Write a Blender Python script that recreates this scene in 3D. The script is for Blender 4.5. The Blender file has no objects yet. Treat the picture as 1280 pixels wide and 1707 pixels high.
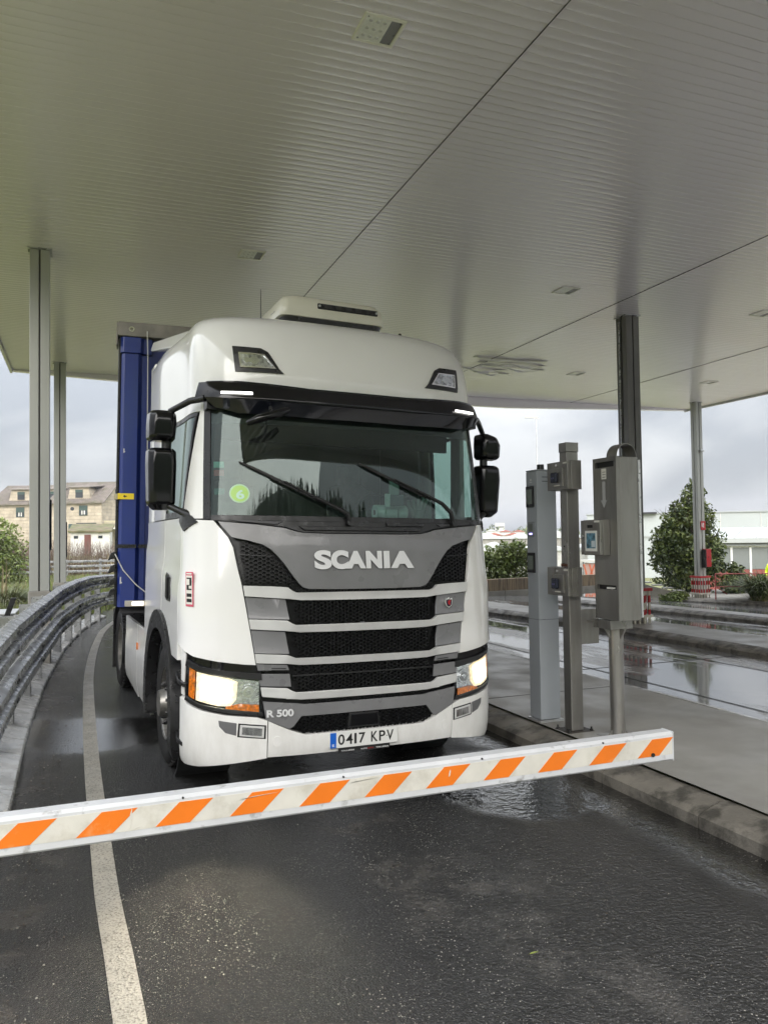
import bpy, bmesh, math, random
import numpy as np
from mathutils import Matrix, Vector
random.seed(7); RNG = np.random.RandomState(5)
SC = bpy.context.scene; COL = SC.collection
R = math.radians
# ---------------------------------------------------------------- camera
CAMH = 1.87
def cam_axes(yaw, pitch, roll):
    y, p, r = R(yaw), R(pitch), R(roll)
    f = Vector((math.sin(y)*math.cos(p), math.cos(y)*math.cos(p), math.sin(p)))
    rt = Vector((math.cos(y), -math.sin(y), 0)); up = rt.cross(f)
    c, s = math.cos(r), math.sin(r)
    return c*rt - s*up, c*up + s*rt, f
rt_, up_, fw_ = cam_axes(21.2, 1.9, 0.77)
cd = bpy.data.cameras.new('camera'); cam = bpy.data.objects.new('camera', cd); COL.objects.link(cam)
cam.matrix_world = Matrix(((rt_.x, up_.x, -fw_.x, 0), (rt_.y, up_.y, -fw_.y, 0), (rt_.z, up_.z, -fw_.z, CAMH), (0, 0, 0, 1)))
cd.sensor_fit = 'VERTICAL'; cd.sensor_height = 36.0; cd.lens = 1290.0/1707.0*36.0
cd.clip_start = 0.05; cd.clip_end = 1500
SC.camera = cam
# ---------------------------------------------------------------- sky, sun, exposure
W = bpy.data.worlds.new('World'); SC.world = W; W.use_nodes = True
SUN_EL, SUN_AZ = 25.0, 194.0
def world():
    nt = W.node_tree; nt.nodes.clear(); N = nt.nodes.new; L = nt.links.new
    out = N('ShaderNodeOutputWorld'); bg = N('ShaderNodeBackground')
    sky = N('ShaderNodeTexSky'); sky.sky_type = 'NISHITA'; sky.sun_disc = False
    sky.sun_elevation = R(SUN_EL); sky.sun_rotation = R(SUN_AZ); sky.air_density = 1.0; sky.dust_density = 3.0
    tc = N('ShaderNodeTexCoord'); sep = N('ShaderNodeSeparateXYZ'); L(tc.outputs['Generated'], sep.inputs[0])
    mz = N('ShaderNodeMath'); mz.operation = 'MAXIMUM'; L(sep.outputs[2], mz.inputs[0]); mz.inputs[1].default_value = 0.0
    # flat cloud deck: project the direction on a plane overhead
    den = N('ShaderNodeMath'); den.operation = 'ADD'; L(mz.outputs[0], den.inputs[0]); den.inputs[1].default_value = 0.42
    dv = N('ShaderNodeVectorMath'); dv.operation = 'DIVIDE'; cmb = N('ShaderNodeCombineXYZ')
    for i in range(3): L(den.outputs[0], cmb.inputs[i])
    L(tc.outputs['Generated'], dv.inputs[0]); L(cmb.outputs[0], dv.inputs[1])
    nz = N('ShaderNodeTexNoise'); nz.inputs['Scale'].default_value = 1.7; nz.inputs['Detail'].default_value = 6; nz.inputs['Roughness'].default_value = .5
    nz.inputs['Distortion'].default_value = .35
    L(dv.outputs[0], nz.inputs['Vector'])
    cr = N('ShaderNodeValToRGB'); e = cr.color_ramp.elements
    e[0].position = .40; e[0].color = (1.95, 2.08, 2.28, 1); e[1].position = .60; e[1].color = (3.5, 3.56, 3.64, 1)
    L(nz.outputs['Fac'], cr.inputs[0])
    # overcast luminance (1+2 sin el)/3 above the horizon
    pw = N('ShaderNodeMath'); pw.operation = 'POWER'; L(mz.outputs[0], pw.inputs[0]); pw.inputs[1].default_value = 1.35
    g = N('ShaderNodeMath'); g.operation = 'MULTIPLY_ADD'; L(pw.outputs[0], g.inputs[0]); g.inputs[1].default_value = 5.6; g.inputs[2].default_value = .9
    mu = N('ShaderNodeVectorMath'); mu.operation = 'SCALE'; L(cr.outputs[0], mu.inputs[0]); L(g.outputs[0], mu.inputs['Scale'])
    mx = N('ShaderNodeMix'); mx.data_type = 'RGBA'; mx.inputs['Factor'].default_value = .93
    L(sky.outputs[0], mx.inputs['A']); L(mu.outputs[0], mx.inputs['B'])
    L(mx.outputs['Result'], bg.inputs[0]); bg.inputs[1].default_value = 0.06
    L(bg.outputs[0], out.inputs[0])
world()
sd = bpy.data.lights.new('sun', 'SUN'); sd.energy = 1.5; sd.angle = R(64); sd.color = (1, .965, .92)
sun = bpy.data.objects.new('sun', sd); COL.objects.link(sun)
_a = R(SUN_AZ)
sv = Vector((math.sin(_a)*math.cos(R(SUN_EL)), math.cos(_a)*math.cos(R(SUN_EL)), math.sin(R(SUN_EL))))
sun.rotation_euler = sv.to_track_quat('Z', 'Y').to_euler(); sun.location = sv*80
SC.view_settings.view_transform = 'Standard'; SC.view_settings.look = 'None'
SC.view_settings.exposure = 1.85; SC.view_settings.gamma = 1.0; SC.view_settings.use_curve_mapping = False
SC.cycles.max_bounces = 10; SC.cycles.diffuse_bounces = 6; SC.cycles.glossy_bounces = 4; SC.cycles.transparent_max_bounces = 16
SC.cycles.caustics_reflective = False; SC.cycles.caustics_refractive = False
SC.cycles.use_denoising = True; SC.cycles.denoising_prefilter = 'ACCURATE'; SC.cycles.sample_clamp_indirect = 12.0
# ---------------------------------------------------------------- materials
MATS = {}
def sock(n, *names):
    for k in names:
        if k in n.inputs: return n.inputs[k]
def mat(name, col, rough=.5, metal=0., var=0., vscale=3., bump=0., bscale=60., coat=0., spec=.5, col2=None, c2scale=2., c2lo=.45, c2hi=.65,
        stretch=None, rvar=0., emit=None, estr=0.):
    if name in MATS: return MATS[name]
    m = bpy.data.materials.new(name); m.use_nodes = True; nt = m.node_tree; N = nt.nodes.new; L = nt.links.new
    b = nt.nodes['Principled BSDF']; c = tuple(col)+(1,) if len(col) == 3 else col
    b.inputs['Base Color'].default_value = c; b.inputs['Roughness'].default_value = rough; b.inputs['Metallic'].default_value = metal
    b.inputs['Specular IOR Level'].default_value = spec; b.inputs['Coat Weight'].default_value = coat; b.inputs['Coat Roughness'].default_value = .04
    tc = N('ShaderNodeTexCoord'); mp = N('ShaderNodeMapping'); L(tc.outputs['Object'], mp.inputs[0])
    if stretch: mp.inputs['Scale'].default_value = stretch
    cur = None
    if col2 is not None:
        n = N('ShaderNodeTexNoise'); n.inputs['Scale'].default_value = c2scale; n.inputs['Detail'].default_value = 8; n.inputs['Roughness'].default_value = .65
        L(mp.outputs[0], n.inputs['Vector']); r = N('ShaderNodeMapRange'); r.inputs[1].default_value = c2lo; r.inputs[2].default_value = c2hi
        L(n.outputs['Fac'], r.inputs[0]); x = N('ShaderNodeMix'); x.data_type = 'RGBA'; L(r.outputs[0], x.inputs['Factor'])
        x.inputs['A'].default_value = c; x.inputs['B'].default_value = tuple(col2)+(1,); cur = x.outputs['Result']
    if var:
        n = N('ShaderNodeTexNoise'); n.inputs['Scale'].default_value = vscale; n.inputs['Detail'].default_value = 6
        L(mp.outputs[0], n.inputs['Vector']); r = N('ShaderNodeMapRange'); r.inputs[1].default_value = .3; r.inputs[2].default_value = .7
        r.inputs[3].default_value = 1-var; r.inputs[4].default_value = 1+var; L(n.outputs['Fac'], r.inputs[0])
        v = N('ShaderNodeVectorMath'); v.operation = 'SCALE'; L(r.outputs[0], v.inputs['Scale'])
        if cur: L(cur, v.inputs[0])
        else: v.inputs[0].default_value = c[:3]
        cur = v.outputs[0]
    if cur: L(cur, b.inputs['Base Color'])
    if rvar:
        n = N('ShaderNodeTexNoise'); n.inputs['Scale'].default_value = vscale*1.7; n.inputs['Detail'].default_value = 5; L(mp.outputs[0], n.inputs['Vector'])
        r = N('ShaderNodeMapRange'); r.inputs[1].default_value = .35; r.inputs[2].default_value = .65; r.inputs[3].default_value = max(.02, rough-rvar); r.inputs[4].default_value = rough+rvar
        L(n.outputs['Fac'], r.inputs[0]); L(r.outputs[0], b.inputs['Roughness'])
    if bump:
        n = N('ShaderNodeTexNoise'); n.inputs['Scale'].default_value = bscale; n.inputs['Detail'].default_value = 4; L(mp.outputs[0], n.inputs['Vector'])
        u = N('ShaderNodeBump'); u.inputs['Strength'].default_value = 1; u.inputs['Distance'].default_value = bump; L(n.outputs['Fac'], u.inputs['Height']); L(u.outputs[0], b.inputs['Normal'])
    if emit is not None:
        b.inputs['Emission Color'].default_value = tuple(emit)+(1,); b.inputs['Emission Strength'].default_value = estr
    MATS[name] = m; return m
def glass(name, tint, rough=.0, ior=1.5, dirt=0.):
    if name in MATS: return MATS[name]
    m = bpy.data.materials.new(name); m.use_nodes = True; nt = m.node_tree; nt.nodes.clear(); N = nt.nodes.new; L = nt.links.new
    o = N('ShaderNodeOutputMaterial'); t = N('ShaderNodeBsdfTransparent'); t.inputs[0].default_value = tuple(tint)+(1,)
    g = N('ShaderNodeBsdfGlossy'); g.inputs['Roughness'].default_value = rough; g.inputs[0].default_value = (.86, 1, .96, 1)
    f = N('ShaderNodeFresnel'); ge = N('ShaderNodeNewGeometry'); im = N('ShaderNodeMapRange'); im.inputs[3].default_value = ior; im.inputs[4].default_value = 1/ior; L(ge.outputs['Backfacing'], im.inputs[0]); L(im.outputs[0], f.inputs[0]); x = N('ShaderNodeMixShader'); L(f.outputs[0], x.inputs[0]); L(t.outputs[0], x.inputs[1]); L(g.outputs[0], x.inputs[2])
    last = x
    if dirt:
        d = N('ShaderNodeBsdfDiffuse'); d.inputs[0].default_value = (.45, .48, .47, 1)
        tc = N('ShaderNodeTexCoord'); mp = N('ShaderNodeMapping'); L(tc.outputs['Object'], mp.inputs[0])
        # wiper smears: arcs round the two wiper pivots
        w = N('ShaderNodeTexWave'); w.wave_type = 'RINGS'; w.rings_direction = 'Y'; w.inputs['Scale'].default_value = 9; w.inputs['Distortion'].default_value = 2.5; w.inputs['Detail'].default_value = 4; w.inputs['Detail Scale'].default_value = 1.2
        mp.inputs['Location'].default_value = (-.16, 0, -2.02); L(mp.outputs[0], w.inputs['Vector'])
        n = N('ShaderNodeTexNoise'); n.inputs['Scale'].default_value = 2.6; n.inputs['Detail'].default_value = 3; L(tc.outputs['Object'], n.inputs['Vector'])
        mr = N('ShaderNodeMapRange'); mr.inputs[1].default_value = .45; mr.inputs[2].default_value = .7; L(n.outputs['Fac'], mr.inputs[0])
        a = N('ShaderNodeMath'); a.operation = 'MULTIPLY'; L(w.outputs['Fac'], a.inputs[0]); L(mr.outputs[0], a.inputs[1])
        b2 = N('ShaderNodeMath'); b2.operation = 'MULTIPLY_ADD'; L(a.outputs[0], b2.inputs[0]); b2.inputs[1].default_value = dirt; b2.inputs[2].default_value = .008
        y = N('ShaderNodeMixShader'); L(b2.outputs[0], y.inputs[0]); L(x.outputs[0], y.inputs[1]); L(d.outputs[0], y.inputs[2]); last = y
    L(last.outputs[0], o.inputs[0]); MATS[name] = m; return m
# ---------------------------------------------------------------- mesh helpers
class MB:
    def __init__(s): s.v = []; s.f = []; s.m = []
    def add(s, vs, fs, mi=0):
        o = len(s.v); s.v += [tuple(p) for p in vs]; s.f += [tuple(i+o for i in f) for f in fs]; s.m += [mi]*len(fs); return s
    def box(s, x0, x1, y0, y1, z0, z1, mi=0):
        return s.add([(x0,y0,z0),(x1,y0,z0),(x1,y1,z0),(x0,y1,z0),(x0,y0,z1),(x1,y0,z1),(x1,y1,z1),(x0,y1,z1)],
                     [(0,3,2,1),(4,5,6,7),(0,1,5,4),(1,2,6,5),(2,3,7,6),(3,0,4,7)], mi)
    def hexa(s, p, mi=0):   # 8 points: bottom ring, top ring
        return s.add(p, [(0,3,2,1),(4,5,6,7),(0,1,5,4),(1,2,6,5),(2,3,7,6),(3,0,4,7)], mi)
    def prism(s, poly, a0, a1, axis='z', mi=0):
        n = len(poly)
        def mk(p, a): return {'z': (p[0], p[1], a), 'y': (p[0], a, p[1]), 'x': (a, p[0], p[1])}[axis]
        vs = [mk(p, a0) for p in poly]+[mk(p, a1) for p in poly]
        return s.add(vs, [tuple(range(n))[::-1], tuple(range(n, 2*n))]+[(i, (i+1) % n, n+(i+1) % n, n+i) for i in range(n)], mi)
    def tube(s, pts, r, n=8, mi=0, cap=True):
        pts = [Vector(p) for p in pts]; rs = r if isinstance(r, (list, tuple)) else [r]*len(pts); vs = []; fs = []
        pu = None
        for i, p in enumerate(pts):
            d = (pts[min(i+1, len(pts)-1)]-pts[max(i-1, 0)]).normalized()
            if pu is None:
                a = Vector((0, 0, 1)) if abs(d.z) < .9 else Vector((1, 0, 0)); pu = d.cross(a).normalized()
            u = (pu - d*pu.dot(d)).normalized(); w = d.cross(u); pu = u
            for k in range(n):
                t = 2*math.pi*k/n; vs.append(p+(u*math.cos(t)+w*math.sin(t))*rs[i])
        for i in range(len(pts)-1):
            for k in range(n): a = i*n+k; b = i*n+(k+1) % n; fs.append((a, b, b+n, a+n))
        if cap: fs += [tuple(range(n))[::-1], tuple(range((len(pts)-1)*n, len(pts)*n))]
        return s.add(vs, fs, mi)
    def loft(s, rings, closed=True, cap=True, mi=0):
        n = len(rings[0]); vs = [p for r in rings for p in r]; fs = []
        for i in range(len(rings)-1):
            for k in range(n if closed else n-1): a = i*n+k; b = i*n+(k+1) % n; fs.append((a, b, b+n, a+n))
        if cap: fs += [tuple(range(n))[::-1], tuple(range((len(rings)-1)*n, len(rings)*n))]
        return s.add(vs, fs, mi)
    def lathe(s, prof, axis='x', n=32, c=(0,0,0), mi=0, closed=True):   # prof: (axial, radius)
        rings = []
        for k in range(n):
            t = 2*math.pi*k/n; ring = []
            for a, r in prof:
                y, z = r*math.cos(t), r*math.sin(t)
                ring.append({'x': (c[0]+a, c[1]+y, c[2]+z), 'y': (c[0]+y, c[1]+a, c[2]+z), 'z': (c[0]+y, c[1]+z, c[2]+a)}[axis])
            rings.append(ring)
        m = len(prof); vs = [p for r in rings for p in r]; fs = []
        for k in range(n):
            k2 = (k+1) % n
            for j in range(m if closed else m-1): j2 = (j+1) % m; fs.append((k*m+j, k*m+j2, k2*m+j2, k2*m+j))
        return s.add(vs, fs, mi)
    def build(s, name, mats, parent=None, smooth=None, bev=0., seg=2, recalc=True, mw=None):
        me = bpy.data.meshes.new(name); me.from_pydata([tuple(p) for p in s.v], [], s.f)
        mats = mats if isinstance(mats, (list, tuple)) else [mats]
        for m in mats: me.materials.append(m)
        if len(mats) > 1: me.polygons.foreach_set('material_index', s.m)
        if recalc:
            bm = bmesh.new(); bm.from_mesh(me); bmesh.ops.recalc_face_normals(bm, faces=bm.faces); bm.to_mesh(me); bm.free()
        if smooth is not None or bev:
            me.polygons.foreach_set('use_smooth', [True]*len(me.polygons)); me.set_sharp_from_angle(angle=R(smooth if smooth else 40))
        o = bpy.data.objects.new(name, me); COL.objects.link(o)
        if bev:
            b = o.modifiers.new('bevel', 'BEVEL'); b.width = bev; b.segments = seg; b.limit_method = 'ANGLE'; b.angle_limit = R(35); b.harden_normals = True
        if parent is not None: o.parent = parent
        if mw is not None: o.matrix_world = mw
        return o
def tag(o, label=None, cat=None, group=None, kind=None):
    if label: o['label'] = label
    if cat: o['category'] = cat
    if group: o['group'] = group
    if kind: o['kind'] = kind
    return o
def empty(name, loc=(0,0,0), label=None, cat=None, group=None, rz=0., mw=None):
    o = bpy.data.objects.new(name, None); COL.objects.link(o); o.empty_display_size = .2
    if mw is not None: o.matrix_world = mw
    else: o.location = loc; o.rotation_euler = (0, 0, rz)
    return tag(o, label, cat, group)
KIDS = {}
def copy_tree(o, parent=None):
    c = o.copy(); COL.objects.link(c)
    if parent is not None: c.parent = parent
    for ch in [x for x in bpy.data.objects if x.parent == o]: copy_tree(ch, c)
    return c
def inst(src, name, parent=None, loc=None, rot=None, scale=None):
    c = bpy.data.objects.new(name, src.data if hasattr(src, 'data') else src); COL.objects.link(c)
    if parent is not None: c.parent = parent
    if loc is not None: c.location = loc
    if rot is not None: c.rotation_euler = rot
    if scale is not None: c.scale = scale
    return c
def text(name, body, size, mw, m, parent, ext=.002, off=0., sx=1., align='CENTER', space=1.):
    cu = bpy.data.curves.new(name, 'FONT'); cu.body = body; cu.size = size; cu.extrude = ext; cu.offset = off; cu.align_x = align; cu.align_y = 'CENTER'; cu.space_character = space
    cu.resolution_u = 6
    t = bpy.data.objects.new('tmp', cu); COL.objects.link(t); dg = bpy.context.evaluated_depsgraph_get()
    me = bpy.data.meshes.new_from_object(t.evaluated_get(dg)); COL.objects.unlink(t); bpy.data.objects.remove(t)
    me.name = name; me.transform(Matrix.Diagonal((sx, 1, 1, 1))); me.materials.clear(); me.materials.append(m)
    o = bpy.data.objects.new(name, me); COL.objects.link(o)
    if parent is not None: o.parent = parent
    o.matrix_local = mw if parent is not None else mw
    return o
def axes(origin, ex, ey, ez):
    return Matrix(((ex[0], ey[0], ez[0], origin[0]), (ex[1], ey[1], ez[1], origin[1]), (ex[2], ey[2], ez[2], origin[2]), (0, 0, 0, 1)))
# ---------------------------------------------------------------- shared materials
M_white = mat('white_paint', (.80, .79, .76), .25, coat=.5)
def grime():
    nt = M_white.node_tree; N = nt.nodes.new; L = nt.links.new; b = nt.nodes['Principled BSDF']; tc = N('ShaderNodeTexCoord'); sp = N('ShaderNodeSeparateXYZ'); L(tc.outputs['Object'], sp.inputs[0])
    mp = N('ShaderNodeMapping'); mp.inputs['Scale'].default_value = (1, 1, .35); L(tc.outputs['Object'], mp.inputs[0]); n = N('ShaderNodeTexNoise'); n.inputs['Scale'].default_value = 9; n.inputs['Detail'].default_value = 8; n.inputs['Roughness'].default_value = .7; L(mp.outputs[0], n.inputs['Vector'])
    r = N('ShaderNodeMapRange'); r.inputs[1].default_value = .40; r.inputs[2].default_value = .72; L(n.outputs['Fac'], r.inputs[0])
    h = N('ShaderNodeMapRange'); h.inputs[1].default_value = 1.1; h.inputs[2].default_value = .28; h.inputs[3].default_value = .05; h.inputs[4].default_value = .34; L(sp.outputs[2], h.inputs[0])
    m = N('ShaderNodeMath'); m.operation = 'MULTIPLY'; L(r.outputs[0], m.inputs[0]); L(h.outputs[0], m.inputs[1]); x = N('ShaderNodeMix'); x.data_type = 'RGBA'; L(m.outputs[0], x.inputs['Factor']); x.inputs['A'].default_value = (.84, .835, .815, 1); x.inputs['B'].default_value = (.45, .42, .37, 1); L(x.outputs['Result'], b.inputs['Base Color'])
    q = N('ShaderNodeMath'); q.operation = 'MULTIPLY_ADD'; L(m.outputs[0], q.inputs[0]); q.inputs[1].default_value = .5; q.inputs[2].default_value = .13; L(q.outputs[0], b.inputs['Roughness'])
grime()
M_cream = mat('cream_plastic', (.74, .72, .62), .3, var=.03, coat=.3)
M_black = mat('black_plastic', (.012, .012, .013), .35, var=.2, vscale=9, rvar=.1)
M_gloss = mat('gloss_black', (.003, .003, .004), .10, spec=.4)
M_dark = mat('dark_interior', (.02, .022, .023), .7)
M_rubber = mat('rubber', (.018, .018, .018), .55, var=.25, vscale=14, bump=.001, bscale=90)
M_steelgrey = mat('grey_paint', (.17, .17, .175), .34, var=.12, vscale=3.5, coat=.25, bump=.0004, bscale=30, rvar=.1)
M_silver = mat('silver_paint', (.66, .66, .65), .32, metal=.2, var=.08, vscale=5, coat=.2)
M_chrome = mat('chrome', (.75, .75, .76), .12, metal=1., var=.1, vscale=20)
M_alu = mat('aluminium', (.58, .59, .60), .35, metal=.7, var=.12, vscale=8, rvar=.1)
M_galv = mat('galvanised_steel', (.40, .405, .41), .30, metal=.6, var=.22, vscale=5, col2=(.24, .24, .235), c2scale=1.6, c2lo=.5, c2hi=.75, rvar=.12, bump=.001, bscale=18)
M_stain = mat('stainless_steel', (.34, .33, .312), .34, metal=.75, var=.18, vscale=3, stretch=(1, 1, .18), col2=(.20, .185, .165), c2scale=4, c2lo=.48, c2hi=.75, rvar=.08)
M_kiosk = mat('kiosk_grey', (.40, .43, .465), .42, var=.05, metal=.1)
M_conc = mat('concrete', (.30, .285, .255), .75, var=.15, vscale=1.2, col2=(.20, .19, .165), c2scale=1.5, c2lo=.45, c2hi=.7, bump=.003, bscale=60)
M_kerb = mat('kerb_concrete', (.19, .175, .15), .55, var=.25, vscale=3.5, col2=(.07, .065, .055), c2scale=5, c2lo=.46, c2hi=.6, bump=.004, bscale=70, rvar=.15)
M_island = mat('island_concrete', (.32, .31, .285), .42, var=.08, vscale=1.2, col2=(.25, .24, .215), c2scale=.9, c2lo=.46, c2hi=.66, bump=.0015, bscale=120, rvar=.12)
M_gutter = mat('gutter_concrete', (.44, .435, .42), .24, var=.12, vscale=4, col2=(.2, .195, .18), c2scale=3.0, c2lo=.5, c2hi=.7, bump=.002, bscale=40, rvar=.14)
M_soffit = mat('soffit_paint', (.865, .825, .875), .25, var=.02, vscale=.7, spec=1., coat=.25, metal=.12)
M_grille = mat('grille_black', (.003, .003, .0035), .4, spec=.3)
M_colm = mat('column_paint', (.42, .425, .40), .34, var=.08, vscale=2.5, stretch=(1, 1, .2), metal=.2)
M_blue = mat('blue_paint', (.012, .028, .17), .32, var=.2, vscale=3, stretch=(1, 1, .25), coat=.3, col2=(.02, .035, .12), c2scale=3, c2lo=.55, c2hi=.8)
M_red = mat('red_paint', (.42, .012, .018), .4, var=.12, vscale=8)
M_orange = mat('orange_sheeting', (.80, .19, .015), .38, var=.06, vscale=7, col2=(.78, .50, .25), c2scale=2.9, c2lo=.57, c2hi=.72)
M_bwhite = mat('white_sheeting', (.66, .64, .58), .4, var=.05, vscale=16, col2=(.50, .47, .40), c2scale=9, c2lo=.5, c2hi=.72)
M_balu = mat('boom_aluminium', (.64, .65, .67), .42, var=.07, vscale=7, metal=.1, col2=(.33, .33, .33), c2scale=11, c2lo=.58, c2hi=.68)
M_yellow = mat('yellow_plastic', (.78, .58, .02), .45)
M_text = mat('print_black', (.01, .01, .01), .5)
M_amber = mat('amber_lens', (.80, .20, .01), .12, coat=.6, var=.5, vscale=45, bump=.002, bscale=120, emit=(1, .3, .02), estr=.0)
M_amber.node_tree.nodes['Principled BSDF'].inputs['Base Color'].default_value = (.75, .17, .01, 1)
def asphalt():
    m = bpy.data.materials.new('wet_asphalt'); m.use_nodes = True; nt = m.node_tree; N = nt.nodes.new; L = nt.links.new; b = nt.nodes['Principled BSDF']
    tc = N('ShaderNodeTexCoord'); P = tc.outputs['Object']
    def noise(s, d=4, r=.55, v=P):
        n = N('ShaderNodeTexNoise'); n.inputs['Scale'].default_value = s; n.inputs['Detail'].default_value = d; n.inputs['Roughness'].default_value = r; L(v, n.inputs['Vector']); return n.outputs['Fac']
    def mr(i, a, c, o0=0., o1=1., sm=True):
        n = N('ShaderNodeMapRange'); n.inputs[1].default_value = a; n.inputs[2].default_value = c; n.inputs[3].default_value = o0; n.inputs[4].default_value = o1
        if sm: n.interpolation_type = 'SMOOTHSTEP'
        L(i, n.inputs[0]); return n.outputs[0]
    def ma(op, a, c=None):
        n = N('ShaderNodeMath'); n.operation = op
        for k, q in enumerate((a, c)):
            if q is None: continue
            if isinstance(q, (int, float)): n.inputs[k].default_value = q
            else: L(q, n.inputs[k])
        return n.outputs[0]
    def mix(f, a, c):
        n = N('ShaderNodeMix'); n.data_type = 'RGBA'
        if isinstance(f, float): n.inputs['Factor'].default_value = f
        else: L(f, n.inputs['Factor'])
        for k, q in (('A', a), ('B', c)):
            if isinstance(q, tuple): n.inputs[k].default_value = q+(1,)
            else: L(q, n.inputs[k])
        return n.outputs['Result']
    sep = N('ShaderNodeSeparateXYZ'); L(P, sep.inputs[0]); X, Y = sep.outputs[0], sep.outputs[1]
    base = mix(mr(noise(1.1, 6), .35, .68), (.006, .006, .006), (.018, .0175, .017))
    # worn, dried strip with silt running down the lane
    wob = ma('MULTIPLY', ma('SUBTRACT', noise(.9, 3), .5), 1.4)
    sx = ma('ADD', ma('ADD', X, ma('MULTIPLY', Y, .12)), wob)
    silt = ma('MULTIPLY', ma('MULTIPLY', mr(sx, 1.9, 2.2), mr(sx, 2.75, 2.45)), mr(noise(2.6, 7, .7), .44, .62))
    base = mix(ma('MULTIPLY', silt, .62), base, (.075, .068, .060))
    dirt = ma('MULTIPLY', mr(ma('ADD', X, ma('MULTIPLY', wob, .35)), .02, -.28), mr(noise(3.2, 8, .7), .42, .6))
    base = mix(ma('MULTIPLY', dirt, .6), base, (.062, .047, .034))
    vo = N('ShaderNodeTexVoronoi'); vo.inputs['Scale'].default_value = 112; wv = N('ShaderNodeVectorMath'); wv.operation = 'MULTIPLY_ADD'; nn = N('ShaderNodeTexNoise'); nn.inputs['Scale'].default_value = 210; L(P, nn.inputs['Vector']); L(nn.outputs['Color'], wv.inputs[0]); wv.inputs[1].default_value = (.008, .008, 0); L(P, wv.inputs[2]); L(wv.outputs[0], vo.inputs['Vector'])
    sc = N('ShaderNodeSeparateColor'); L(vo.outputs['Color'], sc.inputs[0])
    fleck = ma('MULTIPLY', ma('GREATER_THAN', sc.outputs[0], .865), ma('LESS_THAN', vo.outputs['Distance'], ma('ADD', ma('MULTIPLY', sc.outputs[2], .30), .14)))  # pale stones, set denser so they also paint in wet glints
    fleck = ma('MULTIPLY', fleck, mr(noise(.75, 3), .40, .58, .15, 1.))
    stone = ma('MULTIPLY', ma('GREATER_THAN', sc.outputs[1], .62), ma('LESS_THAN', vo.outputs['Distance'], .40))
    base = mix(ma('MULTIPLY', stone, .5), base, (.040, .038, .036))
    base = mix(ma('MULTIPLY', fleck, ma('ADD', ma('MULTIPLY', sc.outputs[1], .6), .45)), base, (.46, .44, .39))
    L(base, b.inputs['Base Color'])
    # standing water: along the right kerb, under the bumper corner, and in a dip by the line
    pud = mr(ma('ADD', X, ma('MULTIPLY', wob, .55)), 3.0, 3.35)
    dip = N('ShaderNodeVectorMath'); dip.operation = 'DISTANCE'; L(P, dip.inputs[0]); dip.inputs[1].default_value = (.05, 8.0, 0)
    dp = mr(ma('ADD', dip.outputs['Value'], ma('MULTIPLY', wob, .7)), 1.25, .7)
    dip2 = N('ShaderNodeVectorMath'); dip2.operation = 'DISTANCE'; L(P, dip2.inputs[0]); dip2.inputs[1].default_value = (3.15, 5.3, 0)
    dp2 = mr(ma('ADD', dip2.outputs['Value'], ma('MULTIPLY', wob, .4)), 1.0, .75)
    wet = ma('MAXIMUM', pud, dp2); wet2 = ma('MAXIMUM', wet, ma('MULTIPLY', dp, .93))
    ro = mr(noise(.8, 4), .38, .62, .06, .13)
    ro = ma('ADD', ro, ma('MULTIPLY', ma('MAXIMUM', silt, dirt), .16)); ro = ma('ADD', ma('ADD', ma('MULTIPLY', ro, ma('SUBTRACT', 1., wet2)), .045), ma('MULTIPLY', dp, .05))
    L(ro, b.inputs['Roughness']); b.inputs['Specular IOR Level'].default_value = .75; b.inputs['Coat Weight'].default_value = .2; b.inputs['Coat Roughness'].default_value = .05
    film = mr(sx, 1.7, 3.0)   # thicker water film towards the gutter side
    h = ma('ADD', ma('ADD', ma('MULTIPLY', noise(58, 3, .6), ma('ADD', ma('MULTIPLY', film, .7), 1.)), ma('MULTIPLY', noise(30, 2), ma('ADD', ma('MULTIPLY', film, 1.3), .35))), ma('MULTIPLY', ma('SUBTRACT', .6, vo.outputs['Distance']), ma('ADD', ma('MULTIPLY', film, -.3), .42)))
    h = ma('MULTIPLY', h, ma('ADD', ma('MULTIPLY', ma('SUBTRACT', 1., wet2), .97), .015))
    rip = ma('MULTIPLY', noise(15, 3), ma('MULTIPLY', wet, .55)); h = ma('ADD', h, rip)
    bu = N('ShaderNodeBump'); bu.inputs['Distance'].default_value = .017; bu.inputs['Strength'].default_value = 1; L(h, bu.inputs['Height']); L(bu.outputs[0], b.inputs['Normal']); L(bu.outputs[0], b.inputs['Coat Normal'])
    return m
M_asph = asphalt()
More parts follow.
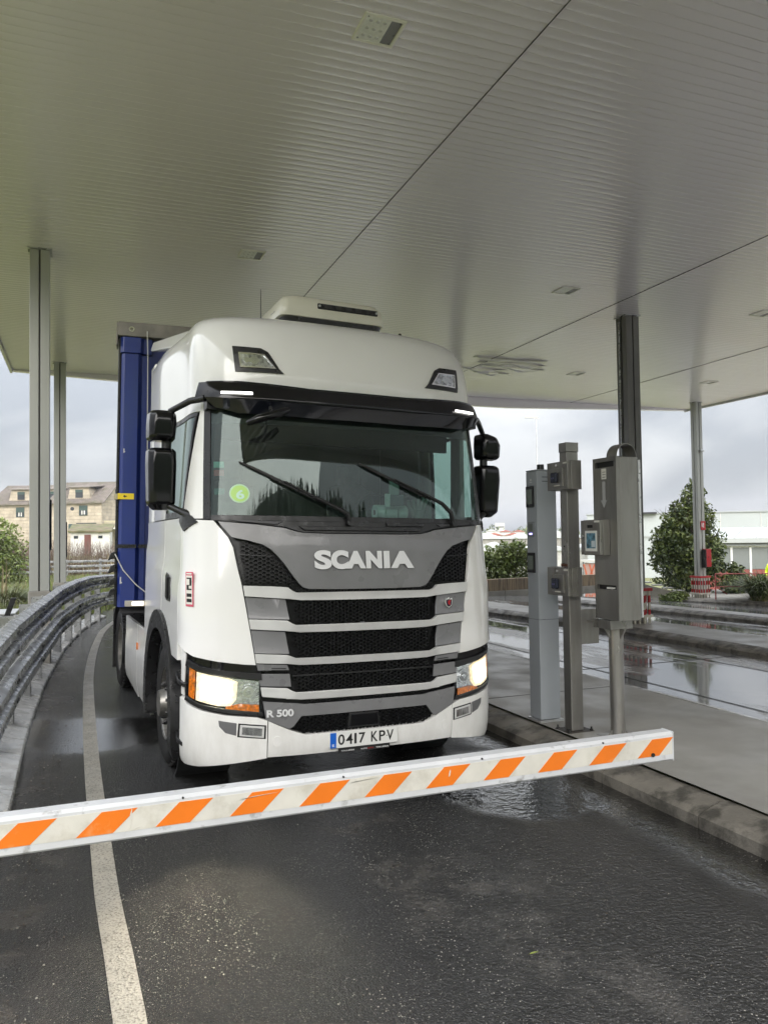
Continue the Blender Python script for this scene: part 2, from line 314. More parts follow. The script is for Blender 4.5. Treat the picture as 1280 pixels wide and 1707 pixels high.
def wetlane(name, c1, c2, dry=.5):
    m = bpy.data.materials.new(name); m.use_nodes = True; nt = m.node_tree; N = nt.nodes.new; L = nt.links.new; b = nt.nodes['Principled BSDF']
    tc = N('ShaderNodeTexCoord'); mp = N('ShaderNodeMapping'); mp.inputs['Scale'].default_value = (1, .22, 1); L(tc.outputs['Object'], mp.inputs[0])
    n = N('ShaderNodeTexNoise'); n.inputs['Scale'].default_value = 1.5; n.inputs['Detail'].default_value = 7; n.inputs['Roughness'].default_value = .6; n.inputs['Distortion'].default_value = .4; L(mp.outputs[0], n.inputs['Vector'])
    r = N('ShaderNodeMapRange'); r.interpolation_type = 'SMOOTHSTEP'; r.inputs[1].default_value = dry; r.inputs[2].default_value = dry+.09; L(n.outputs['Fac'], r.inputs[0])
    x = N('ShaderNodeMix'); x.data_type = 'RGBA'; L(r.outputs[0], x.inputs['Factor']); x.inputs['A'].default_value = c1+(1,); x.inputs['B'].default_value = c2+(1,); L(x.outputs['Result'], b.inputs['Base Color'])
    q = N('ShaderNodeMapRange'); q.inputs[3].default_value = .035; q.inputs[4].default_value = .28; L(r.outputs[0], q.inputs[0]); L(q.outputs[0], b.inputs['Roughness'])
    n2 = N('ShaderNodeTexNoise'); n2.inputs['Scale'].default_value = 45; n2.inputs['Detail'].default_value = 5; L(tc.outputs['Object'], n2.inputs['Vector'])
    w = N('ShaderNodeMath'); w.operation = 'MULTIPLY_ADD'; L(r.outputs[0], w.inputs[0]); w.inputs[1].default_value = .9; w.inputs[2].default_value = .035
    h = N('ShaderNodeMath'); h.operation = 'MULTIPLY'; L(n2.outputs['Fac'], h.inputs[0]); L(w.outputs[0], h.inputs[1])
    bu = N('ShaderNodeBump'); bu.inputs['Distance'].default_value = .004; L(h.outputs[0], bu.inputs['Height']); L(bu.outputs[0], b.inputs['Normal'])
    b.inputs['Specular IOR Level'].default_value = .9
    return m
M_lane = wetlane('wet_lane_concrete', (.22, .22, .218), (.24, .22, .195), .5)
M_lane2 = wetlane('wet_far_lane', (.20, .20, .20), (.23, .225, .21), .56)
M_line = mat('road_marking', (.45, .42, .36), .42, var=.15, vscale=5, col2=(.16, .145, .12), c2scale=85, c2lo=.50, c2hi=.62, bump=.004, bscale=85, rvar=.12)
# ---------------------------------------------------------------- ground
def gz(x): return -0.02*(x-1.9) if x < 3.7 else -.036
def G(x): return -0.043*max(0, x-10.6)
def sst(a, b, x): t = min(1, max(0, (x-a)/(b-a))); return t*t*(3-2*t)
def TZ(x, y):
    z = G(min(x, 24))-.09
    if x < -.55: z = .02+.10*sst(-.55, -.9, -abs(x)) if x > -.9 else .12
    far = max(sst(21, 33, x), sst(25, 42, y)*sst(4, 12, x))
    z = z*(1-far) - 3.0*far
    if x < -.6: z = .12 + .5*sst(30, 80, y)
    elif x < 6: z = z*(1-sst(20, 24, y)) + (.1 + .5*sst(30, 80, y))*sst(20, 24, y)*(1-far) + (-3*far)*sst(20, 24, y)
    return z
def terrain():
    xs = sorted(set([-400, -250, -150, -100, -60, -40, -25, -15, -8, -5, -3, -2, -1.2, -.9, -.7, -.55]+list(np.arange(0, 48, 1.5))+[55, 70, 90, 120, 170, 250, 400, 600]))
    ys = sorted(set([-300, -200, -120, -70, -40, -20]+list(np.arange(-10, 60, 1.5))+[65, 75, 90, 110, 140, 200, 300, 500, 800]))
    mb = MB(); n = len(xs)
    mb.v = [(x, y, TZ(x, y)) for y in ys for x in xs]
    mb.f = [(j*n+i, j*n+i+1, (j+1)*n+i+1, (j+1)*n+i) for j in range(len(ys)-1) for i in range(n-1)]; mb.m = [0]*len(mb.f)
    tag(mb.build('ground', mat('grassy_ground', (.12, .15, .045), .9, var=.35, vscale=.8, col2=(.19, .165, .08), c2scale=1.6, c2lo=.42, c2hi=.62, bump=.03, bscale=9), smooth=60), kind='structure')
terrain()
def sheet(name, pts, m, zf, kind='structure', nsub=1):   # pts: list of (xl, xr, y)
    mb = MB(); k = 5
    for (xl, xr, y) in pts:
        for i in range(k): x = xl+(xr-xl)*i/(k-1); mb.v.append((x, y, zf(x, y)))
    for j in range(len(pts)-1):
        for i in range(k-1): a = j*k+i; mb.f.append((a, a+1, a+k+1, a+k)); mb.m.append(0)
    return tag(mb.build(name, m, recalc=False), kind=kind)
sheet('road', [(-.95, 3.72, y) for y in np.arange(-14, 19, 1.)]+[(-.6+(y-19)*.35, 3.72+(y-19)*.3, y) for y in np.arange(19, 40, 1.)], M_asph, lambda x, y: gz(x))
# concrete aprons beside and behind the camera and right of the lanes, added out of frame to bounce light up under the canopy
M_apron = mat('apron_concrete', (.33, .325, .305), .35, var=.15, vscale=.6, col2=(.24, .235, .22), c2scale=.5, rvar=.12)
sheet('bounce_apron', [(-9, -.95, y) for y in (-40, -14, -1.5)], M_apron, lambda x, y: .05)
sheet('bounce_apron', [(-9, 60, y) for y in (-44, -14.0)], M_apron, lambda x, y: (G(x) if x < 24 else -.6)-.02)
sheet('bounce_apron', [(24, 60, y) for y in (-14, -5, 5, 14, 20)], M_apron, lambda x, y: -.56-.4*sst(20, 36, x)*0)
# left edge line
WL = [(.16, 1.5), (.17, 2.3), (.16, 3.2), (.14, 3.7), (.11, 4.3), (.09, 5.2), (.07, 6.2), (.055, 7.4), (.05, 8.6), (.05, 9.9), (.06, 11.2), (.11, 12.9), (.20, 14.75), (.37, 17.), (.67, 18.95), (1.1, 20.8), (1.7, 22.6)]
def smooth_path(P, step=.3):
    P = np.array(P, float); out = []
    for i in range(len(P)-1):
        p0 = P[max(i-1, 0)]; p1 = P[i]; p2 = P[i+1]; p3 = P[min(i+2, len(P)-1)]; n = max(1, int(np.linalg.norm(p2-p1)/step))
        for k in range(n):
            t = k/n; out.append(.5*((2*p1)+(-p0+p2)*t+(2*p0-5*p1+4*p2-p3)*t*t+(-p0+3*p1-3*p2+p3)*t**3))
    out.append(P[-1]); return np.array(out)
def normals2(p):
    d = np.gradient(p, axis=0); d /= np.linalg.norm(d, axis=1)[:, None]; return np.c_[d[:, 1], -d[:, 0]]   # to the right
wl = smooth_path(WL); wn = normals2(wl); mb = MB()
for p, n in zip(wl, wn):
    for s in (-.058, .064): q = p+n*s; mb.v.append((q[0], q[1], gz(q[0])+.004))
mb.f = [(2*i, 2*i+1, 2*i+3, 2*i+2) for i in range(len(wl)-1)]; mb.m = [0]*len(mb.f)
tag(mb.build('edge_line', M_line, recalc=False), kind='structure')
# drainage channel of concrete slabs along the left edge
GI = [(-.46, -4), (-.46, 0), (-.46, 3), (-.46, 5.8), (-.48, 7.2), (-.49, 8.2), (-.47, 9.6), (-.44, 11.1), (-.38, 12.4), (-.29, 14.1), (-.18, 15.4), (-.04, 16.8), (.12, 18.0), (.33, 19.2), (.58, 20.2)]
gi = smooth_path(GI, .1); sl = np.r_[0, np.cumsum(np.linalg.norm(np.diff(gi, axis=0), axis=1))]; gn = normals2(gi)
def at_s(s): return np.array([np.interp(s, sl, gi[:, 0]), np.interp(s, sl, gi[:, 1])]), np.array([np.interp(s, sl, gn[:, 0]), np.interp(s, sl, gn[:, 1])])
chan = tag(bpy.data.objects.new('drainage_channel', None), kind='structure'); COL.objects.link(chan)
s = 0; k = 0
while s < sl[-1]-.55:
    L_ = .5 if k % 2 else .52; a, na = at_s(s+.006); b, nb = at_s(s+L_-.006); mb = MB(); j = RNG.uniform(-.004, .004)
    def pt(p, n, off, z): return (p[0]-n[0]*off, p[1]-n[1]*off, gz(p[0])+z+j)
    sec = [(0, -.05), (.0, .035), (.012, .048), (.17, .09), (.19, .105), (.23, .105), (.23, -.05)]
    mb.loft([[pt(a, na, o, z) for o, z in sec], [pt(b, nb, o, z) for o, z in sec]])
    mb.build('slab', M_gutter, chan, smooth=30); s += L_; k += 1
# islands with their kerb stones
def island(xl, xr, y0, y1, zf, stone=1.0, name='island', right=True, path=None):
    g = tag(bpy.data.objects.new(name, None), kind='structure'); COL.objects.link(g)
    pf = path or (lambda y: 0.)
    def bank(side, x, w, m):
        y = y0
        while y < y1-.01:
            ya, yb = y+.005, min(y+stone, y1)-.005; j = RNG.uniform(-.004, .004); mb = MB()
            sec = [(0, -.1), (.0, .06), (.03, .085), (w-.06, .128), (w, .131), (w, -.1)]
            mb.loft([[(x+pf(yy)+side*o, yy, zf(x)+z+j) for o, z in sec] for yy in (ya, yb)]); mb.build('kerb_stone', m, g, smooth=30); y += stone
    bank(1, xl, .24, M_kerb)
    if right: bank(-1, xr, .14, M_gutter)
    mb = MB(); e0 = xl+.2405; e1 = xr-(.1405 if right else 0); n = 12
    for i in range(n+1):
        y = y0+(y1-y0)*i/n
        for x in (e0, e1): mb.v.append((x+pf(y), y, zf(x)+.129))
    for i in range(n): mb.f.append((2*i, 2*i+1, 2*i+3, 2*i+2)); mb.m.append(0)
    o = len(mb.v); mb.build('island_top', M_island, g, recalc=False)
    return g
island(3.70, 5.98, -6, 22, lambda x: 0 if x > 3.9 else -.02)
island(9.36, 10.75, -4, 21, lambda x: 0, path=lambda y: -.55*sst(12.5, 19, y))
island(13.65, 15.0, 2, 21, lambda x: G(x), stone=1.2, path=lambda y: -.28*(y-14.5)*.35)
ip = lambda y: -.45*(y-17.5)
def isl4():
    g = tag(bpy.data.objects.new('island', None), kind='structure'); COL.objects.link(g)
    for k in range(8):
        ya, yb = 13+k*1.2, 14.19+k*1.2; mb = MB(); sec = [(0, -.2), (0, .06), (.03, .085), (.2, .13), (.24, .13), (.24, -.2)]
        mb.loft([[(18.6-.5*(yy-18.8)+o, yy, -.36+z) for o, z in sec] for yy in (ya, yb)]); mb.build('kerb_stone', M_kerb, g, smooth=30)
    mb = MB(); mb.v = [(21.7, 13, -.232), (24, 13, -.232), (24, 22.6, -.232), (16.95, 22.6, -.232)]; mb.f = [(0, 1, 2, 3)]; mb.m = [0]; mb.build('island_top', M_conc, g, recalc=False)
isl4()
def lane(name, xl, xr, y0, y1, m, zf=lambda x, y: G(x)): sheet(name, [(xl, xr, y) for y in np.linspace(y0, y1, 12)], m, zf)
lane('toll_lane', 5.9, 9.7, -10, 24, M_lane)
lane('toll_lane', 10.5, 14.2, -10, 24, M_lane2)
lane('toll_lane', 14.0, 24, -10, 23.5, M_lane2, lambda x, y: G(x)-.004)
lane('exit_road', 5.8, 20, 23.5, 27.5, M_lane2, lambda x, y: G(x)-.01)
# slab joints cut in lane and island
for (x0, x1, y) in []: pass
jm = mat('joint_sealant', (.03, .028, .025), .6); mb = MB()
for y in (-1.2, 3.9, 9.1, 14.2, 19.4): mb.box(5.99, 9.35, y, y+.018, .001, .0035)
for x in (6.6, 8.55): mb.box(x, x+.02, -8, 23, .004, .0065)
for y in (2.4, 7.4, 12.5, 17.5): mb.box(3.96, 5.83, y, y+.008, .1293, .1315)
tag(mb.build('slab_joints', jm), kind='structure')
# ---------------------------------------------------------------- canopy
CH = 6.2
can = empty('canopy', (0, 0, 0), 'large flat canopy with grey-beige ribbed soffit over all the toll lanes', 'canopy')
XS = [-1.62, 3.67, 9.29, 14.82, 19.62]; PW = .12; Y0, Y1 = -2.7, 21.24
def plank_mesh(L_, name):
    mb = MB(); sec = [(.001, .012), (.002, .0018), (.008, .0002), (.035, -.0010), (.06, -.0014), (.085, -.0010), (.112, .0002), (.118, .0018), (.119, .012)]
    mb.loft([[(0, y, z) for y, z in sec], [(L_, y, z) for y, z in sec]], closed=True, cap=True)
    o = mb.build(name, M_soffit, smooth=60); me = o.data; bpy.data.objects.remove(o); return me
mbs = MB(); me_b = []
for b in range(4): me_b.append(plank_mesh(XS[b+1]-XS[b]-.008, 'plank'))
rows = int((Y1-Y0)/PW)
sec = [(.001, .012), (.002, .0018), (.008, .0002), (.06, -.0014), (.112, .0002), (.118, .0018), (.119, .012)]
for b in range(4):
    for r_ in range(rows):
        y = Y0+r_*PW+(.03 if b % 2 else 0); j = RNG.uniform(-.0006, .0006); tl = RNG.uniform(-.003, .003)
        if 3.9 < y < 13.4 and b < 3:
            o = inst(me_b[b], 'plank', can, (XS[b]+.004, y, CH+j), (tl, 0, 0))
        else:
            L0, L1 = XS[b]+.004, XS[b+1]-.004
            mbs.loft([[(x, y+q, CH+z+j+q*tl) for q, z in sec] for x in (L0, L1)], cap=False)
tag(mbs.build('soffit_planks', M_soffit, can, smooth=60), kind='stuff')
mb = MB(); mb.box(-1.66, 19.66, Y0-.1, Y1+.1, CH+.022, CH+.42); mb.build('roof_deck', M_soffit, can)
for a, b in ((Y1+.03, Y1+.2), (Y0-.2, Y0-.03)): MB().prism([(-1.66, CH-.03), (4, 5.95), (12.5, 5.93), (19.66, CH-.03), (19.66, CH+.018), (-1.66, CH+.018)], a, b, 'y').build('fascia', M_soffit, can)
for a, b in ((-1.72, -1.664), (19.664, 19.72)): MB().box(a, b, Y0-.2, Y1+.2, CH-.06, CH+.45).build('edge_trim', M_silver, can)
mb = MB()
for x in XS[1:4]: mb.box(x-.0015, x+.0015, Y0, Y1, CH-.008, CH+.02)
mb.build('seam_strip', mat('seam_black', (.03, .03, .03), .6), can)
# dented boards hanging loose past the seam
for i, (x, y, L_, w, a) in enumerate([(8.75, 16.35, 2.0, .15, .05), (9.1, 16.75, 1.9, .15, .07), (9.35, 17.15, 1.9, .14, .05), (8.95, 17.55, 1.3, .13, .05), (9.6, 17.9, 1.0, .12, .04)]):
    mb = MB(); n = 16; rr = []
    for k in range(n+1):
        t = k/n; dz = -a*math.sin(math.pi*t)*(1+.5*math.sin(9*t+i)); dy = .05*math.sin(5*t+i*2)
        rr.append([(x+L_*t, y+dy, CH-.006+dz), (x+L_*t, y+dy+w*.5, CH-.02+dz*1.3), (x+L_*t, y+dy+w, CH-.006+dz*.6), (x+L_*t, y+dy+w*.5, CH-.004+dz*1.1)])
    mb.loft(rr); mb.build('bent_plank', mat('bent_plank', (.85, .84, .82), .18, spec=1.), can, smooth=60)
# light fittings
FX = [(2.35, 6.02, 'nearest the camera, seen whole with its grey driver plate'), (2.38, 11.55, 'just left of the lorry roof'), (7.95, 11.45, 'above and left of the dark middle column'),
      (12.5, 11.4, 'cut by the right picture edge'), (12.3, 17.35, 'small and pale to the left of the dark middle column'), (16.7, 17.2, 'small, to the right beyond the last seam')]
Mlp = mat('lamp_panel', (.85, .86, .83), .3, var=.1, vscale=22); Mdrv = mat('driver_plate', (.30, .30, .31), .5, metal=.4)
for i, (x, y, d) in enumerate(FX):
    t = empty('ceiling_light', (x, y, CH), 'square recessed ceiling light '+d, 'ceiling light', 'lights set in the canopy soffit')
    mb = MB(); w = .185
    for (a, b, c, e) in ((-w, w, -w, -w+.028), (-w, w, w-.028, w), (-w, -w+.028, -w+.028, w-.028), (w-.028, w, -w+.028, w-.028)): mb.box(a, b, c, e, -.014, .004)
    mb.build('frame', mat('lamp_frame', (.86, .85, .80), .35), t, bev=.003)
    MB().box(-.155, .06, -.155, .155, -.006, .0).build('lamp_cover', Mlp, t, bev=.002)
    MB().box(.062, .155, -.155, .155, -.005, .0).build('driver_plate', Mdrv, t)
    if i < 2:
        for a in range(3):
            for b in range(3): MB().lathe([(-.010, .004), (-.010, .016), (-.006, .018), (-.006, .0005)], 'z', 10, (-.11+a*.062, -.1+b*.1, 0)).build('led', mat('led_ring', (.6, .6, .58), .3, metal=.4), t, smooth=40)
        for a, b in ((-.145, -.145), (-.145, .145), (.14, -.14), (.14, .14), (.14, .02)): MB().lathe([(-.009, .0005), (-.009, .006), (-.005, .006)], 'z', 8, (a, b, 0)).build('screw', M_black, t)
# columns
def column(x, y, z0, z1, w, label, m=M_colm, plinth=None):
    t = empty('column', (x, y, 0), label, 'column', 'columns carrying the canopy'); h = w/2; g = .012; d = .02
    # four angle corners leave a recessed joint down the middle of each face
    for sx in (-1, 1):
        for sy in (-1, 1):
            MB().box(sx*g if sx > 0 else -h, h if sx > 0 else -g, sy*g if sy > 0 else -h, h if sy > 0 else -g, z0, z1).build('cladding', m, t, bev=.006)
    MB().box(-h+d, h-d, -h+d, h-d, z0+.002, z1-.002).build('core', mat('column_core', (.07, .07, .065), .6), t)
    mb = MB(); mb.box(-h-.03, h+.03, -h-.03, h+.03, z1-.004, z1+.012); mb.build('head_plate', M_galv, t)
    if plinth:
        MB().box(-h-.015, h+.015, -h-.03, h+.03, plinth, z0-.001).build('plinth', M_conc, t, bev=.015)
    return t
c1 = column(-.60, 12.45, 1.16, CH-.012, .27, 'pale grey column nearest on the left, standing on a concrete plinth behind the crash barrier', plinth=.1)
c2 = column(-.53, 20.2, .90, CH-.012, .27, 'pale grey column further back on the left, beside the end of the barrier', plinth=.1)
c3 = column(10.10, 12.50, .13, CH-.012, .31, 'dark steel column on the second island behind the ticket machines', m=mat('column_dark', (.17, .165, .155), .42, var=.25, vscale=3, stretch=(1, 1, .2), metal=.5))
c4 = column(18.85, 20.0, -.232, CH-.012, .25, 'slim far right column with red box and red and white guard')
column(10.10, 20.1, .13, CH-.012, .27, 'column on the second island, hidden mostly behind the lorry')
for c, dx in ((c1, .15), (c2, .15)):   # black clamps beside the left columns
    MB().box(.137, .16, -.03, .03, 1.75 if c is c1 else 1.5, 2.5 if c is c1 else 2.35).build('bumper_strip', M_black, c, bev=.01)
mbx = MB()
for z in (3.4, 5.0): mbx.box(-.138, -.136, -.1, .1, z, z+.006)
# red box, extinguisher sign, camera on the slim far column
b = MB().box(-.02, .20, -.30, -.137, .78, 1.36).build('fire_cabinet', M_red, c4, bev=.012)
MB().box(-.06, -.022, -.32, -.14, .75, 1.34).build('cabinet_side', M_black, c4)
text('lettering', 'GAS', .05, axes((.09, -.302, 1.1), (1, 0, 0), (0, 0, 1), (0, -1, 0)), M_text, b, .001)
sg = MB().box(-.06, .13, -.15, -.137, 1.98, 2.27).build('sign_plate', M_red, c4, bev=.004)
pl = mat('sign_white', (.8, .8, .8), .5)
MB().prism([(-.03, 2.08), (.0, 2.08), (.0, 2.18), (-.01, 2.22), (-.02, 2.22), (-.03, 2.18)], -.153, -.151, 'y').build('extinguisher_pictogram', pl, sg)
MB().prism([(.035, 2.06), (.06, 2.06), (.06, 2.17), (.075, 2.17), (.0475, 2.23), (.02, 2.17), (.035, 2.17)], -.153, -.151, 'y').build('flame_pictogram', pl, sg)
MB().box(-.03, .1, -.22, -.137, 4.55, 4.62).build('camera_housing', M_alu, c4, bev=.01)
MB().tube([(-.165, .05, .2), (-.165, .05, 6.1)], .018, 8).build('conduit', M_galv, c3, smooth=60)
MB().box(-.2, -.14, .0, .1, 1.5, 1.7).build('junction_box', M_galv, c3, bev=.005)
# red and white guards round two columns
def cage(x, y, z, w, h, label):
    t = empty('column_guard', (x, y, z), label, 'column guard', 'red and white column guards'); n = 4
    for k in range(n):
        for sx, sy in ((0, -1), (0, 1), (-1, 0), (1, 0)):
            u = -w/2+w*(k+.5)/n
            px, py = (u, sy*w/2) if sx == 0 else (sx*w/2, u)
            mb = MB(); hh = h/5
            for q in range(5): mb.box(px-.016, px+.016, py-.016, py+.016, q*hh, (q+1)*hh, mi=(q+1) % 2)
            mb.build('upright', [M_red, mat('guard_white', (.62, .58, .5), .5, var=.2)], t, recalc=False)
    mb = MB()
    for a in (-w/2, w/2): mb.box(-w/2-.02, w/2+.02, a-.022, a+.022, h-.05, h+.01)
    for a in (-w/2, w/2): mb.box(a-.022, a+.022, -w/2+.024, w/2-.024, h-.05, h+.01)
    mb.build('top_rail', M_red, t, bev=.005)
    mb = MB()
    for a in (-w/2, w/2): mb.box(-w/2-.02, w/2+.02, a-.021, a+.021, .12, .17)
    for a in (-w/2, w/2): mb.box(a-.021, a+.021, -w/2+.024, w/2-.024, .12, .17)
    mb.build('bottom_rail', mat('guard_white', (.6, .6, .6)), t)
cage(10.10, 12.5, .13, .46, .68, 'red and white guard at the foot of the dark middle column')
cage(18.85, 20.0, -.23, .42, .70, 'red and white guard at the foot of the slim far right column')
# ---------------------------------------------------------------- crash barrier
rail = empty('crash_barrier', (0, 0, 0), 'curved double galvanised crash barrier along the left edge of the lane', 'crash barrier')
RP = [(-.63, 3.7), (-.615, 5.2), (-.59, 7.1), (-.50, 9.4), (-.37, 12.3), (-.14, 14.8), (.09, 16.7), (.43, 18.9), (1.0, 21.0), (1.9, 23.0)]; RZ = [0, 0, 0, 0, 0, 0, -.02, -.09, -.18, -.28]
def beam(a, b, zc, k):
    za, zb = zc+RZ[k], zc+RZ[k+1]
    a = np.array(a); b = np.array(b); d = (b-a)/np.linalg.norm(b-a); n = np.array([d[1], -d[0]]); b = b+d*.06
    prof = [(.0, .155), (.022, .150), (.078, .118), (.083, .105), (.083, .058), (.074, .044), (.018, .018), (.012, .0), (.018, -.018), (.074, -.044), (.083, -.058), (.083, -.105), (.078, -.118), (.022, -.150), (.0, -.155)]
    back = [(p-.006, z*.985) for p, z in prof[::-1]]
    sec = prof+back; e = .0 if k % 2 else -.007; rr = []
    for t in np.linspace(0, 1, 3):
        c = a+(b-a)*t; zq = za+(zb-za)*t; rr.append([(c[0]+n[0]*(p+e), c[1]+n[1]*(p+e), zq+z) for p, z in sec])
    mb = MB(); mb.loft(rr); o = mb.build('rail_segment', M_galv, rail, smooth=28); return o
for k in range(len(RP)-1):
    beam(RP[k], RP[k+1], 1.045, k); beam(RP[k], RP[k+1], .645, k)
def post(x, y, n, h=1.16):
    zo = float(np.interp(y, [q[1] for q in RP], RZ)); h += zo
    mb = MB(); a = math.atan2(n[1], n[0]); c, s = math.cos(a), math.sin(a)
    def q(u, v, z): return (x+u*c-v*s, y+u*s+v*c, z)
    for (u0, u1, v0, v1) in ((-.20, -.19, -.05, .05), (-.188, -.08, -.05, -.042), (-.188, -.08, .042, .05)):
        mb.hexa([q(u0, v0, -.1), q(u1, v0, -.1), q(u1, v1, -.1), q(u0, v1, -.1), q(u0, v0, h), q(u1, v0, h), q(u1, v1, h), q(u0, v1, h)])
    mb.build('post', M_galv, rail)
    for zc in (1.045+zo, .645+zo):
        mb = MB(); mb.hexa([q(-.079, -.06, zc-.13), q(-.012, -.06, zc-.11), q(-.012, .06, zc-.11), q(-.079, .06, zc-.13), q(-.079, -.06, zc+.13), q(-.012, -.06, zc+.11), q(-.012, .06, zc+.11), q(-.079, .06, zc+.13)])
        mb.build('spacer', M_galv, rail, bev=.008)
        mb = MB(); mb.tube([q(.01, 0, zc), q(.034, 0, zc)], .016, 6); mb.build('bolt', M_galv, rail)
rs = smooth_path(RP, .2); rn = normals2(rs); rl_ = np.r_[0, np.cumsum(np.linalg.norm(np.diff(rs, axis=0), axis=1))]
for s in np.arange(.6, rl_[-1]-.3, 1.33):
    i = int(np.searchsorted(rl_, s))
    if abs(rs[i][1]-12.45) > .35 and abs(rs[i][1]-20.2) > .3: post(rs[i][0], rs[i][1], rn[i])
for k in range(1, len(RP)-1):    # splice bolts
    i = int(np.argmin(np.linalg.norm(rs-np.array(RP[k]), axis=1))); zo = RZ[k]
    for zc in (1.045+zo, .645+zo):
        for dz in (-.08, .08):
            for ds in (-.05, .05):
                d = np.array([-rn[i][1], rn[i][0]]); p = rs[i]+d*ds+rn[i]*.08
                MB().tube([(p[0], p[1], zc+dz), (p[0]+rn[i][0]*.014, p[1]+rn[i][1]*.014, zc+dz)], .013, 6).build('bolt', M_black, rail)
# concrete barrier, grey cabinet and stack of bits behind the crash barrier
t = empty('concrete_barrier', (-1.32, 8.6, .1), 'weathered concrete barrier block behind the crash barrier, far left', 'concrete barrier')
mb = MB(); mb.loft([[(-.22, y, 0), (-.22, y, .08), (-.1, y, .3), (-.07, y, .72), (.07, y, .72), (.1, y, .3), (.22, y, .08), (.22, y, 0)] for y in (-2.4, 2.4)]); mb.build('block', M_conc, t, bev=.01)
t = empty('steel_trough', (-1.02, 12.3, .1), 'galvanised steel box standing beside the nearest left column', 'steel box')
MB().box(-.32, .12, -.5, .28, 0, .78).build('box', M_galv, t, bev=.01); MB().box(-.34, .14, -.52, .30, .782, .80).build('lid', M_alu, t)
mb = MB(); mb.hexa([(-.10, -.66, .45), (-.03, -.66, .45), (-.03, -.60, .45), (-.10, -.60, .45), (.10, -.66, 1.02), (.17, -.66, 1.02), (.17, -.60, 1.02), (.10, -.60, 1.02)])
o = mb.build('black_plank', M_black, t, bev=.006)
for i, y in enumerate((7.4, 9.3, 10.9)):   # grey slabs propped behind the rail
    t = MB().box(-.02, .02, -.42, .42, 0, .62+.05*i).build('steel_sheet', M_galv, None, bev=.006); t.location = (-1.0+.03*i, y, .1)
    tag(t, ['grey steel sheet behind the lower rail, nearest the camera', 'grey steel sheet behind the lower rail, second from the camera', 'grey steel sheet behind the rail, beside the steel box'][i], 'steel sheet', 'steel sheets behind the crash barrier')
t = empty('marker_post', (-.52, 14.6, .1), 'small red and white marker board behind the bend of the barrier', 'marker')
MB().box(-.16, .16, -.01, .01, .0, .22).build('board', mat('guard_white', (.6, .6, .6)), t); MB().box(-.16, .0, -.014, -.0105, .1, .22).build('red_patch', M_red, t)
# ---------------------------------------------------------------- barrier boom
def boom():
    bx = empty('barrier_cabinet', (-1.25, 3.0, 0.05), 'grey cabinet that lifts the striped boom', 'barrier cabinet')
    MB().box(-.2, .2, -.2, .2, 0, 1.05).build('housing', M_kiosk, bx, bev=.02); MB().tube([(0, -.24, .83), (0, -.2, .83)], .07, 16).build('hub', M_black, bx, smooth=40)
    t = empty('boom', (-1.2, 3.0, .867), 'aluminium barrier boom with slanting orange and white stripes across the lane', 'barrier boom')
    x1 = 3.795; mb = MB()   # local x from 0 to x1 (world 2.595)
    yf = -.04
    sec = [(yf+.006, -.067), (yf, -.060), (yf, .054), (yf+.012, .066), (.028, .066), (.034, .060), (.034, -.060), (.028, -.067)]
    mb.loft([[(x, y, z) for y, z in sec] for x in np.linspace(0, x1, 10)]); mb.build('boom_profile', M_balu, t, smooth=20)
    mb = MB(); mb.box(.0, x1-.004, yf-.0015, yf-.0003, -.037, .044); mb.build('white_sheeting', M_bwhite, t)
    k = -5
    while True:
        b0 = -.026+.2685*k+1.2; w = .122; sh = .085; z0, z1 = -.0355, .0425
        if b0 > x1-.1: break
        poly = [(b0, z0), (b0+w, z0), (b0+w+sh, z1), (b0+sh, z1)]
        if b0 >= 0: MB().prism(poly, yf-.0030, yf-.0017, 'y').build('orange_stripe', M_orange, t)
        k += 1
    mb = MB(); mb.box(x1+.0005, x1+.006, yf-.002, .036, -.069, .068); mb.build('end_cap', M_balu, t, bev=.002)
    MB().tube([(x1-.12, yf-.010, -.028), (x1-.12, yf-.003, -.028)], .009, 10).build('rivet', M_text, t)
    mb = MB()
    for x in np.arange(.3, x1, .62): mb.tube([(x, yf-.004, .056), (x, yf+.002, .056)], .004, 8)
    mb.build('rivet_row', M_black, t)
    mb = MB()   # torn strips in the sheeting
    for (x, z, dx, dz) in ((1.35, -.03, .012, .075), (1.36, -.036, .03, .012), (2.62, .0, .010, .03), (1.74, .02, .16, .012), (2.18, .028, .14, .010)):
        mb.prism([(x, z), (x+.006, z+.003), (x+dx*.6+.004, z+dz*.6), (x+dx, z+dz), (x+dx*.4, z+dz*.7)], yf-.0036, yf-.0031, 'y')
    mb.build('torn_patch', M_bwhite, t)
boom()
